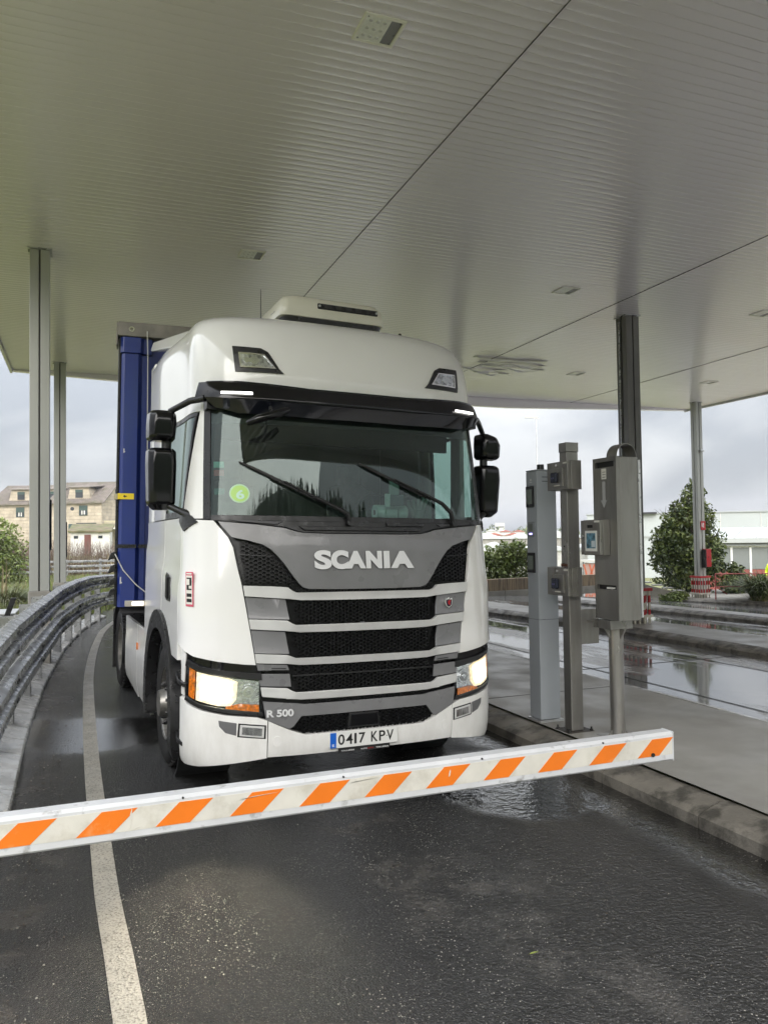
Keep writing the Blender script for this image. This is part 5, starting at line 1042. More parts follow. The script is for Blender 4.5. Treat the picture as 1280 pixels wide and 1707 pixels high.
def wheel(name, x, y, z, s, w=.32, rear=False):
    t = empty(name, (x, y, z)); t.scale = (s, 1, 1)     # built with its outer face at local x = 0, body towards +x for the left side
    mb = MB(); mb.lathe(tyre_prof(w), 'x', 56, closed=True); mb.build('tyre', M_rubber, t, smooth=35)
    if rear: mb = MB(); mb.lathe(tyre_prof(w), 'x', 40, (w+.03, 0, 0)); mb.build('tyre', M_rubber, t, smooth=35)
    mb = MB()   # tread lugs on the shoulder
    for k in range(44):
        a = 2*PI*k/44; c, q = math.cos(a), math.sin(a); p0, p1 = .487, .507
        d = Vector((0, -q, c))*.012
        for xx in (.012, w-.04):
            pr = [(xx, c*p0, q*p0), (xx+.03, c*p0, q*p0)]; mb.hexa([Vector((xx, c*p0, q*p0))-d, Vector((xx+.028, c*p0, q*p0))-d, Vector((xx+.028, c*p0, q*p0))+d, Vector((xx, c*p0, q*p0))+d, Vector((xx+.006, c*p1, q*p1))-d, Vector((xx+.028, c*p1, q*p1))-d, Vector((xx+.028, c*p1, q*p1))+d, Vector((xx+.006, c*p1, q*p1))+d])
    tag(mb.build('tread', M_rubber, t), kind='stuff')
    if not rear: pr = [(.012, .288), (.0, .298), (.012, .300), (.03, .292), (.05, .285), (.075, .262), (.055, .245), (.048, .205), (.03, .175), (.028, .13), (.0, .118), (-.055, .105), (-.062, .06), (-.062, .001), (.2, .001), (.2, .28)]
    else: pr = [(.012, .288), (.0, .298), (.012, .300), (.03, .292), (.06, .285), (.13, .262), (.15, .23), (.15, .12), (.05, .11), (.03, .08), (.03, .001), (.2, .001), (.2, .28)]
    mb = MB(); mb.lathe(pr, 'x', 40); mb.build('rim', mat('rim_steel', (.30, .29, .27), .35, metal=.75, var=.35, vscale=9, col2=(.12, .11, .10), c2scale=7, c2lo=.5, c2hi=.7), t, smooth=35)
    for k in range(10):
        a = 2*PI*(k+.5)/10; cy, cz = .162*math.cos(a), .162*math.sin(a); x0 = .028 if not rear else .15
        mb = MB(); mb.tube([(x0+.01, cy, cz), (x0-.03, cy, cz), (x0-.05, cy, cz)], [.020, .019, .012], 6); mb.build('wheel_nut', M_black, t, smooth=30)
    return t
for v_, rear in ((1.42, False), (5.21, True)):
    for s in (-1, 1): w_ = wheel('wheel', s*1.21, v_, .505, -s, rear=rear); w_.parent = lorry
mb = MB(); mb.tube([(-.9, 1.46, .5), (.9, 1.46, .5)], .07, 12); mb.tube([(-.9, 5.21, .5), (.9, 5.21, .5)], .09, 12); mb.build('axle', M_black, lorry)
# --- cab inside
cab = empty('cabin', (0, 0, 0)); cab.parent = lorry
M_in = mat('cab_lining', (.05, .055, .055), .8); M_in2 = mat('cab_pale_lining', (.20, .23, .22), .8); M_seat = mat('seat_fabric', (.12, .14, .13), .9, var=.3, vscale=9)
MB().box(-1.12, 1.12, .35, 2.28, 1.30, 1.33).build('floor', M_in, cab); MB().box(-1.10, 1.10, 2.26, 2.29, 1.33, 2.9).build('rear_wall', M_in2, cab); MB().box(-1.12, 1.12, .45, 2.25, 2.90, 2.91).build('ceiling', M_in2, cab)
for s in (-1, 1): MB().box(min(s*1.10, s*1.13), max(s*1.10, s*1.13), 1.36, 2.25, 1.33, 2.9).build('side_lining', M_in2, cab); MB().box(min(s*1.14, s*1.17), max(s*1.14, s*1.17), .6, 1.3, 1.33, 2.0).build('door_lining', M_in, cab)
mb = MB(); mb.loft([[(-1.1, y, z), (1.1, y, z2)] for y, z, z2 in [(.30, 1.97, 1.97), (.55, 2.02, 2.02), (.82, 2.03, 2.03), (.90, 1.95, 1.95), (.92, 1.5, 1.5)]], closed=False, cap=False); mb.build('dashboard', mat('dash', (.045, .05, .05), .75, var=.2), cab, smooth=50)
MB().box(.30, .78, .78, .90, 2.03, 2.13).build('instrument_hood', M_in, cab, bev=.03)
mb = MB(); mb.lathe([(.0, .205), (.012, .215), (0, .225), (-.012, .215)], 'y', 28, (0, 0, 0)); mb.tube([(-.2, 0, 0), (.2, 0, 0)], .014, 6); mb.tube([(0, 0, 0), (0, 0, -.2)], .014, 6); o = mb.build('steering_wheel', M_black, cab, smooth=60); o.location = (.55, 1.02, 2.10); o.rotation_euler = (R(-35), 0, 0)
for s in (-1, 1):
    mb = MB(); mb.loft([rr_(s*.6-.27, s*.6+.27, 1.30, 1.85, 1.72), rr_(s*.6-.28, s*.6+.28, 1.28, 1.87, 1.85)]); mb.loft([rr_(s*.6-.25, s*.6+.25, 1.72, 1.88, 1.85), rr_(s*.6-.24, s*.6+.24, 1.80, 1.95, 2.35), rr_(s*.6-.12, s*.6+.12, 1.84, 1.93, 2.42), rr_(s*.6-.13, s*.6+.13, 1.82, 1.95, 2.60)]); mb.build('seat', M_seat, cab, smooth=50, bev=.01)
MB().box(-1.0, 1.0, .62, .66, 2.62, 2.80).build('header_shelf', M_in, cab)
MB().box(1.03, 1.06, .50, .60, 2.05, 2.75).build('pillar_lining', M_in, cab); MB().box(-1.06, -1.03, .50, .60, 2.05, 2.75).build('pillar_lining', M_in, cab)
# loose things on the dashboard
def indash(name, label, cat_, loc): return empty(name, label=label, cat=cat_, mw=LM @ Matrix.Translation(loc))
t = indash('paper_roll', 'big white paper roll lying behind the windscreen', 'paper roll', (.26, .47, 2.085)); MB().lathe([(0, .022), (0, .062), (.27, .062), (.27, .022)], 'x', 28).build('roll', mat('tissue', (.82, .86, .84), .9, emit=(.6, .75, .7), estr=0), t, smooth=40)
MB().lathe([(-.002, .012), (-.002, .022), (.272, .022), (.272, .012)], 'x', 18).build('core', mat('card_core', (.2, .17, .14), .9), t); MB().box(.18, .184, -.066, -.0625, -.05, .03).build('strap', M_black, t)
t = indash('work_gloves', 'crumpled pale gloves on the dashboard above the steering wheel', 'gloves', (.70, .56, 2.05))
for k in range(5): MB().tube([(.02*k-.05, 0, .02), (.035*k-.09, -.03, .07+.012*k), (.05*k-.12, -.04, .14+.01*k)], [.024, .020, .014], 8).build('finger', mat('glove', (.32, .35, .33), .9), t, smooth=60)
MB().lathe([(-.05, .01), (-.04, .05), (.03, .055), (.05, .02)], 'z', 12, (0, 0, .03)).build('palm', mat('glove', (.3, .3, .3)), t, smooth=60)
t = indash('phone_holder', 'small phone holder standing right of the paper roll', 'phone holder', (.42, .44, 2.05)); MB().box(-.045, .045, 0, .012, .16, .30).build('phone', mat('pale_screen', (.35, .42, .40), .3), t, bev=.005); MB().tube([(0, .005, 0), (0, .005, .16)], .01, 8).build('stem', M_black, t); MB().lathe([(-.02, .01), (-.02, .035), (.01, .035), (.01, .01)], 'y', 16, (.085, 0, .19)).build('fan', M_black, t)
t = indash('toll_tag', 'grey electronic tag box stuck low on the windscreen behind the wiper', 'toll tag', (.40, .34, 2.18)); MB().box(-.06, .06, 0, .03, -.045, .045).build('case', mat('tag_grey', (.16, .18, .2), .5), t, bev=.008); MB().box(-.10, -.062, 0, .02, -.05, .05).build('label', mat('tissue', (.8, .8, .8)), t)
# ---------------------------------------------------------------- semi-trailer
TMX = LM @ Matrix.Translation((0, 4.3, 0)) @ Matrix.Rotation(R(-7.5), 4, 'Z')
tr = empty('semi_trailer', label='blue curtain-sided semi-trailer coupled behind the white cab', cat='semi-trailer', mw=TMX)
M_blue2 = mat('navy_shaded_blue', (.010, .02, .11), .4, var=.2, vscale=4); M_tarp = mat('grey_tarpaulin', (.20, .185, .165), .6, var=.25, vscale=6, bump=.004, bscale=9)  # navy of the curtains; on the recessed front its darkness is painted-in shade
y0 = -1.60
for s in (-1, 1):
    mb = MB(); P = [(s*1.275, y0+.16), (s*1.275, y0+.03), (s*1.245, y0), (s*1.11, y0), (s*1.075, y0+.045), (s*1.02, y0+.045), (s*1.02, y0+.16)]
    mb.prism(P, 1.19, 3.74); mb.build('corner_post', M_blue, tr, bev=.004)
    mb = MB(); P = [(s*1.285, y0+.18), (s*1.285, y0+.01), (s*1.255, y0-.02), (s*1.09, y0-.02), (s*1.06, y0+.02), (s*.98, y0+.02), (s*.98, y0+.18)]; mb.prism(P, 3.745, 3.905); mb.build('corner_cap', M_blue, tr, bev=.006)
    MB().box(min(s*1.29, s*1.276), max(s*1.29, s*1.276), y0+.05, 11.9, 1.25, 3.9).build('curtain', M_blue2, tr)
    MB().box(min(s*1.305, s*1.279), max(s*1.305, s*1.279), y0+.03, y0+.10, 1.20, 3.90).build('curtain_edge', M_black, tr, bev=.006)
    for z in (1.32, 1.42, 1.55, 1.68): mb = MB(); mb.hexa([(s*1.29, y0+.0, z), (s*1.37, y0+.0, z-.03), (s*1.37, y0+.05, z-.03), (s*1.29, y0+.05, z), (s*1.29, y0, z+.07), (s*1.34, y0, z+.05), (s*1.34, y0+.05, z+.05), (s*1.29, y0+.05, z+.07)]); mb.build('buckle', M_black, tr, bev=.008)
    la = MB().box(min(s*.97, s*1.2), max(s*.97, s*1.2), y0-.012, y0+.02, 1.195, 1.255).build('front_marker_lamp', mat('lamp_base', (.4, .38, .33), .4), tr, bev=.006)
    MB().box(min(s*1.02, s*1.13), max(s*1.02, s*1.13), y0-.016, y0-.0125, 1.208, 1.242).build('lamp_lens', mat('marker_lit', (1, .9, .8), .3, emit=(1, .85, .6), estr=1.5), la)
MB().box(-1.02, 1.02, y0+.055, y0+.10, 1.19, 3.90).build('front_panel', M_blue2, tr)
for x in np.arange(-.95, 1.0, .38): MB().box(x, x+.02, y0+.045, y0+.054, 1.2, 3.9).build('panel_rib', M_blue2, tr)
mb = MB(); mb.loft([[(x, y0-.03, 3.91), (x, y0-.025, 4.055), (x, y0+.2, 4.075), (x, y0+.2, 3.91)] for x in (-1.31, -1.0, 1.0, 1.31)]); mb.build('roof_tarpaulin', M_tarp, tr, bev=.012)
mb = MB(); mb.hexa([(-1.33, y0-.02, 3.82), (-1.315, y0-.02, 3.82), (-1.315, y0+.2, 3.82), (-1.33, y0+.2, 3.82), (-1.325, y0-.02, 4.05), (-1.31, y0-.02, 4.05), (-1.31, y0+.2, 4.05), (-1.325, y0+.2, 4.05)]); mb.build('tarp_flap', M_tarp, tr)
for x in (-1.18, 1.0): MB().lathe([(-.035, .016), (-.035, .028), (-.027, .028), (-.027, .016)], 'y', 14, (x, y0, 3.98)).build('eyelet', M_chrome, tr)
MB().box(-1.285, 1.285, y0+.2, 11.95, 3.91, 4.05).build('roof_frame', M_tarp, tr)
MB().box(-1.25, 1.25, y0+.12, 11.95, 1.12, 1.245).build('floor', mat('trailer_floor', (.04, .04, .045), .7), tr)
for s in (-1, 1): MB().box(min(s*.45, s*.55), max(s*.45, s*.55), 0, 11.5, .85, 1.115).build('chassis_beam', M_black, tr)
MB().box(-1.12, 1.12, 11.9, 11.98, 1.25, 3.9).build('rear_door', M_blue2, tr)
MB().box(-1.300, -1.10, y0-.010, y0-.001, 1.78, 1.815).build('ratchet_strap', M_black, tr); MB().box(-1.10, 1.2, y0+.035, y0+.0445, 1.78, 1.815).build('ratchet_strap', M_black, tr)
yt = MB().box(-1.285, -1.13, y0-.008, y0-.001, 2.265, 2.325).build('yellow_tag', M_yellow, tr, bev=.003); MB().prism([(-1.235, 2.295), (-1.215, 2.31), (-1.215, 2.30), (-1.20, 2.30), (-1.20, 2.29), (-1.215, 2.29), (-1.215, 2.28)], y0-.0098, y0-.0084, 'y').build('arrow_print', M_text, yt)
MB().box(-1.317, -1.286, y0-.005, y0+.06, 2.262, 2.32).build('strap_end', mat('khaki_strap', (.42, .38, .24), .8), tr, bev=.002)
mb = MB(); mb.tube([(-1.03, y0-.035, 3.97), (-1.02, y0-.03, 3.7), (-1.015, y0-.03, 3.2), (-1.0, y0-.03, 2.2)], .006, 6); mb.build('tir_cord', mat('cord', (.55, .55, .52), .7), tr, smooth=60)
mb = MB(); mb.tube([(-1.30, y0-.02, 1.72), (-1.22, y0-.04, 1.56), (-1.10, y0-.05, 1.42), (-.98, y0-.05, 1.32), (-.9, y0-.05, 1.27)], .006, 6); mb.build('tir_cord', mat('cord', (.5, .5, .5)), tr, smooth=60)
for (x, z, dx, dz) in ((-1.24, 2.73, .018, .045), (-1.25, 1.42, .022, .07)):
    mb = MB(); mb.prism([(x, z), (x+dx, z+.01), (x+dx, z+.02), (x+.012, z+.02), (x+.012, z+dz), (x, z+dz)], y0-.0022, y0-.0006, 'y'); mb.build('scraped_paint', mat('scrape', (.5, .5, .52), .6), tr)
for k in range(3):
    for s in (-1, 1): w_ = wheel('wheel', s*1.24, 6.6+1.31*k, .505, -s); w_.parent = tr
# ---------------------------------------------------------------- plants
def leafmat(name, c, c2, rough=.5):
    m = mat(name, c, rough, var=.35, vscale=1.2, col2=c2, c2scale=2.2, c2lo=.42, c2hi=.6)
    b = m.node_tree.nodes['Principled BSDF']; b.inputs['Subsurface Weight'].default_value = 0; return m
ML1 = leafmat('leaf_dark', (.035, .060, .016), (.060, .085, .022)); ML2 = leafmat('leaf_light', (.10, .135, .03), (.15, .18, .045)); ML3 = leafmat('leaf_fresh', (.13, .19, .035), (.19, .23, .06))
ML4 = leafmat('leaf_blade', (.12, .15, .06), (.22, .21, .12)); MBark = mat('bark', (.085, .065, .05), .9, var=.3, vscale=8, bump=.01, bscale=30); MTw = mat('twig', (.13, .095, .075), .9, var=.25)
MStraw = leafmat('dry_blade', (.30, .25, .14), (.18, .17, .08))
def foliage(name, blobs, n, size, mats, parent, seed=1, hollow=.55):
    r = np.random.RandomState(seed); vol = np.array([b[1][0]*b[1][1]*b[1][2] for b in blobs])**.67; cnt = (n*vol/vol.sum()).astype(int); mb = MB()
    for (c, rad, *_), k in zip(blobs, cnt):
        d = r.normal(size=(k, 3)); d /= np.linalg.norm(d, axis=1)[:, None]; rr = hollow+(1-hollow)*r.rand(k)**.6; rr *= 1+.16*np.sin(5*d[:, 0]+9*d[:, 2]+c[0])*1
        P = np.array(c)+d*rr[:, None]*np.array(rad); a = r.normal(size=(k, 3)); a /= np.linalg.norm(a, axis=1)[:, None]; b_ = np.cross(a, r.normal(size=(k, 3))); b_ /= np.linalg.norm(b_, axis=1)[:, None]
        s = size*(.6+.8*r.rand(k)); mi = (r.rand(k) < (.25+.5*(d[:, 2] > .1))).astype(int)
        for i in range(k):
            p = P[i]; u_ = a[i]*s[i]; v_ = b_[i]*s[i]*.45; o = len(mb.v)
            mb.v += [tuple(p-u_), tuple(p+v_), tuple(p+u_), tuple(p-v_)]; mb.f.append((o, o+1, o+2, o+3)); mb.m.append(int(mi[i]) % len(mats))
    return mb.build(name, mats, parent, recalc=False)
def blades(name, n, R0, h, spread, mats, parent, seed=1, w=.012, segs=4, base=(0, 0, 0)):
    r = np.random.RandomState(seed); mb = MB()
    for i in range(n):
        a = r.rand()*2*PI; q = r.rand()**.5*R0; bx, by = base[0]+q*math.cos(a), base[1]+q*math.sin(a); a2 = a+r.normal()*.5; L_ = h*(.55+.6*r.rand()); sp = spread*(.4+r.rand()); o = len(mb.v); px, py = -math.sin(a2), math.cos(a2)
        for k in range(segs+1):
            t = k/segs; x = bx+math.cos(a2)*sp*t**1.8; y = by+math.sin(a2)*sp*t**1.8; z = base[2]+L_*(t-.62*sp/(h+.01)*t**2.6*.9); ww = w*(1-t*.9)
            mb.v += [(x-px*ww, y-py*ww, z), (x+px*ww, y+py*ww, z)]
        for k in range(segs): mb.f.append((o+2*k, o+2*k+1, o+2*k+3, o+2*k+2)); mb.m.append(int(r.randint(len(mats))))
    return mb.build(name, mats, parent, recalc=False)
def limbs(parent, h, n, sp, seed=0, r0=.09, m=None, name='branches'):
    r = random.Random(seed); mb = MB()
    for i in range(n):
        z0 = h*(.12+.5*r.random()); a = r.random()*2*PI; L_ = sp*(.5+.5*r.random()); pts = [(0, 0, z0)]
        for k in range(1, 5): t = k/4; pts.append((math.cos(a+.2*k*r.uniform(-1, 1))*L_*t, math.sin(a)*L_*t, z0+(h-z0)*.75*t*r.uniform(.8, 1.1)))
        mb.tube(pts, [r0*.5, r0*.38, r0*.25, r0*.14, r0*.05], 5)
    return mb.build(name, m or MBark, parent, smooth=60)
# big evergreen behind the slim column
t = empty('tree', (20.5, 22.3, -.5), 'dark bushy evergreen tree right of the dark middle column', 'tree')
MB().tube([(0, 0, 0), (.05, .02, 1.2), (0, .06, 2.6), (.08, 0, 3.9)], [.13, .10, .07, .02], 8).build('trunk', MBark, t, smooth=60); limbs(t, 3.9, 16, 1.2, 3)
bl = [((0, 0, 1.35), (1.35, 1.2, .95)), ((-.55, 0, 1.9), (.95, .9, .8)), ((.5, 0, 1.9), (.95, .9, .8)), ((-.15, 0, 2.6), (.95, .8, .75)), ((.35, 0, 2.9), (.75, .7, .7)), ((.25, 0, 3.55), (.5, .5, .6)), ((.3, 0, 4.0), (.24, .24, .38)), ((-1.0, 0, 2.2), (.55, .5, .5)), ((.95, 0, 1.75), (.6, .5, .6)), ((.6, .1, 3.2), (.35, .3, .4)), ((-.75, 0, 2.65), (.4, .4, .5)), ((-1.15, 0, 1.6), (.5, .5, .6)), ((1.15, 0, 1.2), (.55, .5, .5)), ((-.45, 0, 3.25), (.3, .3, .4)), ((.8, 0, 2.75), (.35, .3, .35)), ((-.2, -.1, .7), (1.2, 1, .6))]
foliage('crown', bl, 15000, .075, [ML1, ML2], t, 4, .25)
for i, (x, y, z, w, h, lb) in enumerate([(21.2, 20.9, -.45, .55, 1.15, 'small dark shrub behind the red railing, left one'), (22.0, 20.6, -.45, .45, .8, 'small dark shrub behind the red railing, right one')]):
    t = empty('shrub', (x, y, z), lb, 'shrub', 'shrubs behind the red railing'); limbs(t, h, 6, w*.8, i); foliage('crown', [((0, 0, h*.45), (w, w*.8, h*.45)), ((.1, 0, h*.8), (w*.5, w*.5, h*.3))], 1800, .07, [ML1, ML2], t, 9+i, .3)
t = empty('low_plant', (17.9, 20.2, -.34), 'low yellow-green plant at the end of the pale ramp wall', 'plant'); foliage('leaves', [((0, 0, .12), (.55, .4, .16)), ((.25, 0, .2), (.3, .3, .14))], 1400, .05, [ML3, ML2], t, 21, .1)
t = empty('pampas_grass', (19.6, 18.2, -.23), 'long-leaved green pampas clump at the right picture edge', 'pampas grass'); blades('blades', 1500, .35, 1.15, .95, [ML1, ML4, ML3], t, 5, .014); blades('dry_leaves', 160, .4, .5, .8, [MStraw], t, 6, .014)
# hedge behind the low wall
for i, (x, y, r_, h) in enumerate([(10.6, 24.0, .9, 1.55), (12.0, 24.2, .95, 1.45), (13.3, 24.4, 1.0, 1.5), (14.4, 24.3, .8, 1.75), (11.3, 25.4, 1.0, 1.5), (12.8, 25.6, 1.0, 1.5)]):
    t = empty('hedge_shrub', (x, y, -.25), ['bright green hedge shrub just right of the lorry mirror, over the low wall', 'second bright green hedge shrub along the low wall from the lorry', 'third bright green hedge shrub along the low wall from the lorry', 'tallest bright green hedge shrub, beside the grey terminal', 'rear hedge shrub behind the low wall, nearer the lorry', 'rear hedge shrub behind the low wall, nearer the terminal'][i], 'shrub', 'hedge behind the low wall')
    limbs(t, h, 7, r_*.8, i+40); foliage('crown', [((0, 0, h*.5), (r_, r_*.8, h*.52)), ((.2, 0, h*.85), (r_*.5, r_*.5, h*.3)), ((-.4, 0, h*.8), (r_*.45, r_*.45, h*.3))], 4200, .065, [ML2, ML3], t, 30+i, .35)
# left side vegetation
LFT = [(-6.2, 27, .2, 3.0, 2.6, ML2, ML3, 'light green bushy willow in front of the stone house, far left'), (-3.3, 30, .2, 1.5, 2.4, ML2, ML3, 'light green bush showing between the two left columns'), (-9.2, 26, .2, 2.6, 2.3, ML2, ML3, 'light green bush at the left picture edge')]
for i, (x, y, z, r_, h, a, b, lb) in enumerate(LFT):
    t = empty('bush', (x, y, z), lb, 'bush', 'light green bushes'); limbs(t, h, 12, r_*.8, 60+i)
    foliage('crown', [((0, 0, h*.30), (r_*1.05, r_, h*.36)), ((0, 0, h*.5), (r_, r_, h*.40)), ((r_*.3, 0, h*.75), (r_*.55, r_*.55, h*.36)), ((-r_*.4, 0, h*.7), (r_*.5, r_*.5, h*.33)), ((0, 0, h*.95), (r_*.3, r_*.3, h*.2))], 12000, .06, [a, b], t, 70+i, .4)
for i, (x, y, r_, h, lb) in enumerate([(-2.6, 14.6, .9, 1.35, 'big grey-green pampas clump left of the nearest column'), (-3.9, 13.4, 1.0, 1.3, 'pampas clump at the left picture edge'), (-1.75, 20.5, .8, 1.0, 'pampas clump between the two left columns'), (-3.2, 17.5, 1.1, 1.5, 'pampas clump behind the biggest clump on the left')]):
    t = empty('pampas_grass', (x, y, .12), lb, 'pampas grass', 'pampas clumps on the left verge'); blades('blades', 1500, .3, h, r_*1.15, [ML4, ML2, ML4], t, 80+i, .011, 5); blades('plumes', 7, .25, h*1.6, .25, [MStraw], t, 90+i, .035)
def twigs(name, n, w, h, m, parent, seed):
    r = random.Random(seed); mb = MB()
    for i in range(n):
        x, y = r.gauss(0, w*.4), r.gauss(0, w*.3); p = [(x, y, 0)]; a = r.random()*2*PI; q = r.uniform(.1, .5)*h
        for k in range(1, 4): p.append((x+math.cos(a)*q*k/3+r.gauss(0, .04), y+math.sin(a)*q*k/3, h*k/3*r.uniform(.75, 1.1)))
        mb.tube(p, [.012, .009, .006, .003], 3, cap=False)
    return mb.build(name, m, parent)
for i, (x, y, w, h, lb) in enumerate([(-1.6, 36, 2.0, 1.7, 'bare brown shrub right of the second left column'), (.9, 38, 2.3, 1.6, 'bare brown shrub in front of the mossy-roofed outbuilding'), (3.4, 37, 2.2, 2.0, 'bare brown shrub against the edge of the blue trailer'), (-3.6, 37, 2.0, 1.8, 'bare brown shrub seen between the two left columns')]):
    t = empty('bare_shrub', (x, y, .15), lb, 'bare shrub', 'bare brown shrubs'); twigs('branches', 620, w, h, MTw, t, i); twigs('twigs', 300, w*1.2, h*.7, MStraw, t, i+10)
t = empty('bare_tree', (3.2, 31, .15), 'leafless curving tree close to the trailer edge', 'tree'); limbs(t, 2.7, 14, 1.4, 33, .09, MTw); MB().tube([(0, 0, 0), (-.1, 0, .9), (.1, 0, 1.8), (.3, 0, 2.7)], [.07, .05, .035, .01], 6).build('trunk', MTw, t, smooth=60)
# verge grass
def verge():
    r = np.random.RandomState(3); mb = MB()
    for i in range(42000):
        y = 8+r.rand()**.8*27; x = -.85-r.rand()**1.3*6.5+max(0, (y-17))*.42*r.rand()
        lim = np.interp(y, [8, 14, 17, 18.5, 20.5, 23, 40], [-.8, -.75, -.4, -.1, .6, 1.2, 6])
        if x > lim-.12: continue
        if abs(x+.6) < .22 and (abs(y-12.45) < .25 or abs(y-20.2) < .25): continue
        h = (.09+.16*r.rand())*(1+.8*(y > 16)); a = r.rand()*2*PI; w = .006+.0005*y; z = .12 if y < 30 else TZ(x, y); dx, dy = math.cos(a)*w, math.sin(a)*w; lx, ly = r.normal(0, .05, 2); o = len(mb.v)
        mb.v += [(x-dx, y-dy, z-.02), (x+dx, y+dy, z-.02), (x+lx+dx*.3, y+ly, z+h), (x+lx-dx*.3, y+ly, z+h)]; mb.f.append((o, o+1, o+2, o+3)); mb.m.append(int(r.choice([0, 1, 2, 2, 3])))
    tag(mb.build('verge_grass', [ML2, ML4, ML3, MStraw], recalc=False), kind='stuff')
verge()
# ---------------------------------------------------------------- buildings on the left
def brickmat(name, c1, c2, cm, sx, sy, rough=.85):
    m = bpy.data.materials.new(name); m.use_nodes = True; nt = m.node_tree; N = nt.nodes.new; L = nt.links.new; b = nt.nodes['Principled BSDF']; b.inputs['Roughness'].default_value = rough
    tc = N('ShaderNodeTexCoord'); sp = N('ShaderNodeSeparateXYZ'); L(tc.outputs['Object'], sp.inputs[0]); ad = N('ShaderNodeMath'); L(sp.outputs[0], ad.inputs[0]); L(sp.outputs[1], ad.inputs[1]); cb = N('ShaderNodeCombineXYZ'); L(ad.outputs[0], cb.inputs[0]); L(sp.outputs[2], cb.inputs[1])
    br = N('ShaderNodeTexBrick'); br.inputs['Scale'].default_value = 1; br.inputs['Brick Width'].default_value = sx; br.inputs['Row Height'].default_value = sy; br.inputs['Mortar Size'].default_value = .012
    br.inputs['Color1'].default_value = c1+(1,); br.inputs['Color2'].default_value = c2+(1,); br.inputs['Mortar'].default_value = cm+(1,); L(cb.outputs[0], br.inputs['Vector'])
    n = N('ShaderNodeTexNoise'); n.inputs['Scale'].default_value = 1.1; n.inputs['Detail'].default_value = 6; L(tc.outputs['Object'], n.inputs['Vector']); r = N('ShaderNodeMapRange'); r.inputs[1].default_value = .35; r.inputs[2].default_value = .7; r.inputs[3].default_value = .75; r.inputs[4].default_value = 1.15; L(n.outputs['Fac'], r.inputs[0])
    v = N('ShaderNodeVectorMath'); v.operation = 'SCALE'; L(br.outputs['Color'], v.inputs[0]); L(r.outputs[0], v.inputs['Scale']); L(v.outputs[0], b.inputs['Base Color'])
    u = N('ShaderNodeBump'); u.inputs['Distance'].default_value = .02; L(br.outputs['Fac'], u.inputs['Height']); u.invert = True; L(u.outputs[0], b.inputs['Normal']); return m
M_stone = brickmat('granite_blocks', (.50, .43, .335), (.42, .36, .275), (.32, .28, .22), .8, .38)
M_tile = mat('roof_tiles', (.17, .145, .125), .85, var=.25, vscale=3, col2=(.11, .105, .06), c2scale=.9, c2lo=.5, c2hi=.7, bump=.03, bscale=11)
M_moss = mat('mossy_roof', (.115, .115, .05), .9, var=.3, vscale=2, col2=(.16, .12, .085), c2scale=1.1, bump=.04, bscale=8)
M_pane = mat('window_pane', (.03, .035, .04), .08, spec=.8); M_shut = mat('green_shutter', (.03, .06, .05), .5); M_whitew = mat('white_wall', (.62, .61, .58), .8, var=.12, vscale=1.5, col2=(.40, .38, .34), c2scale=1.6, c2lo=.5, c2hi=.7)
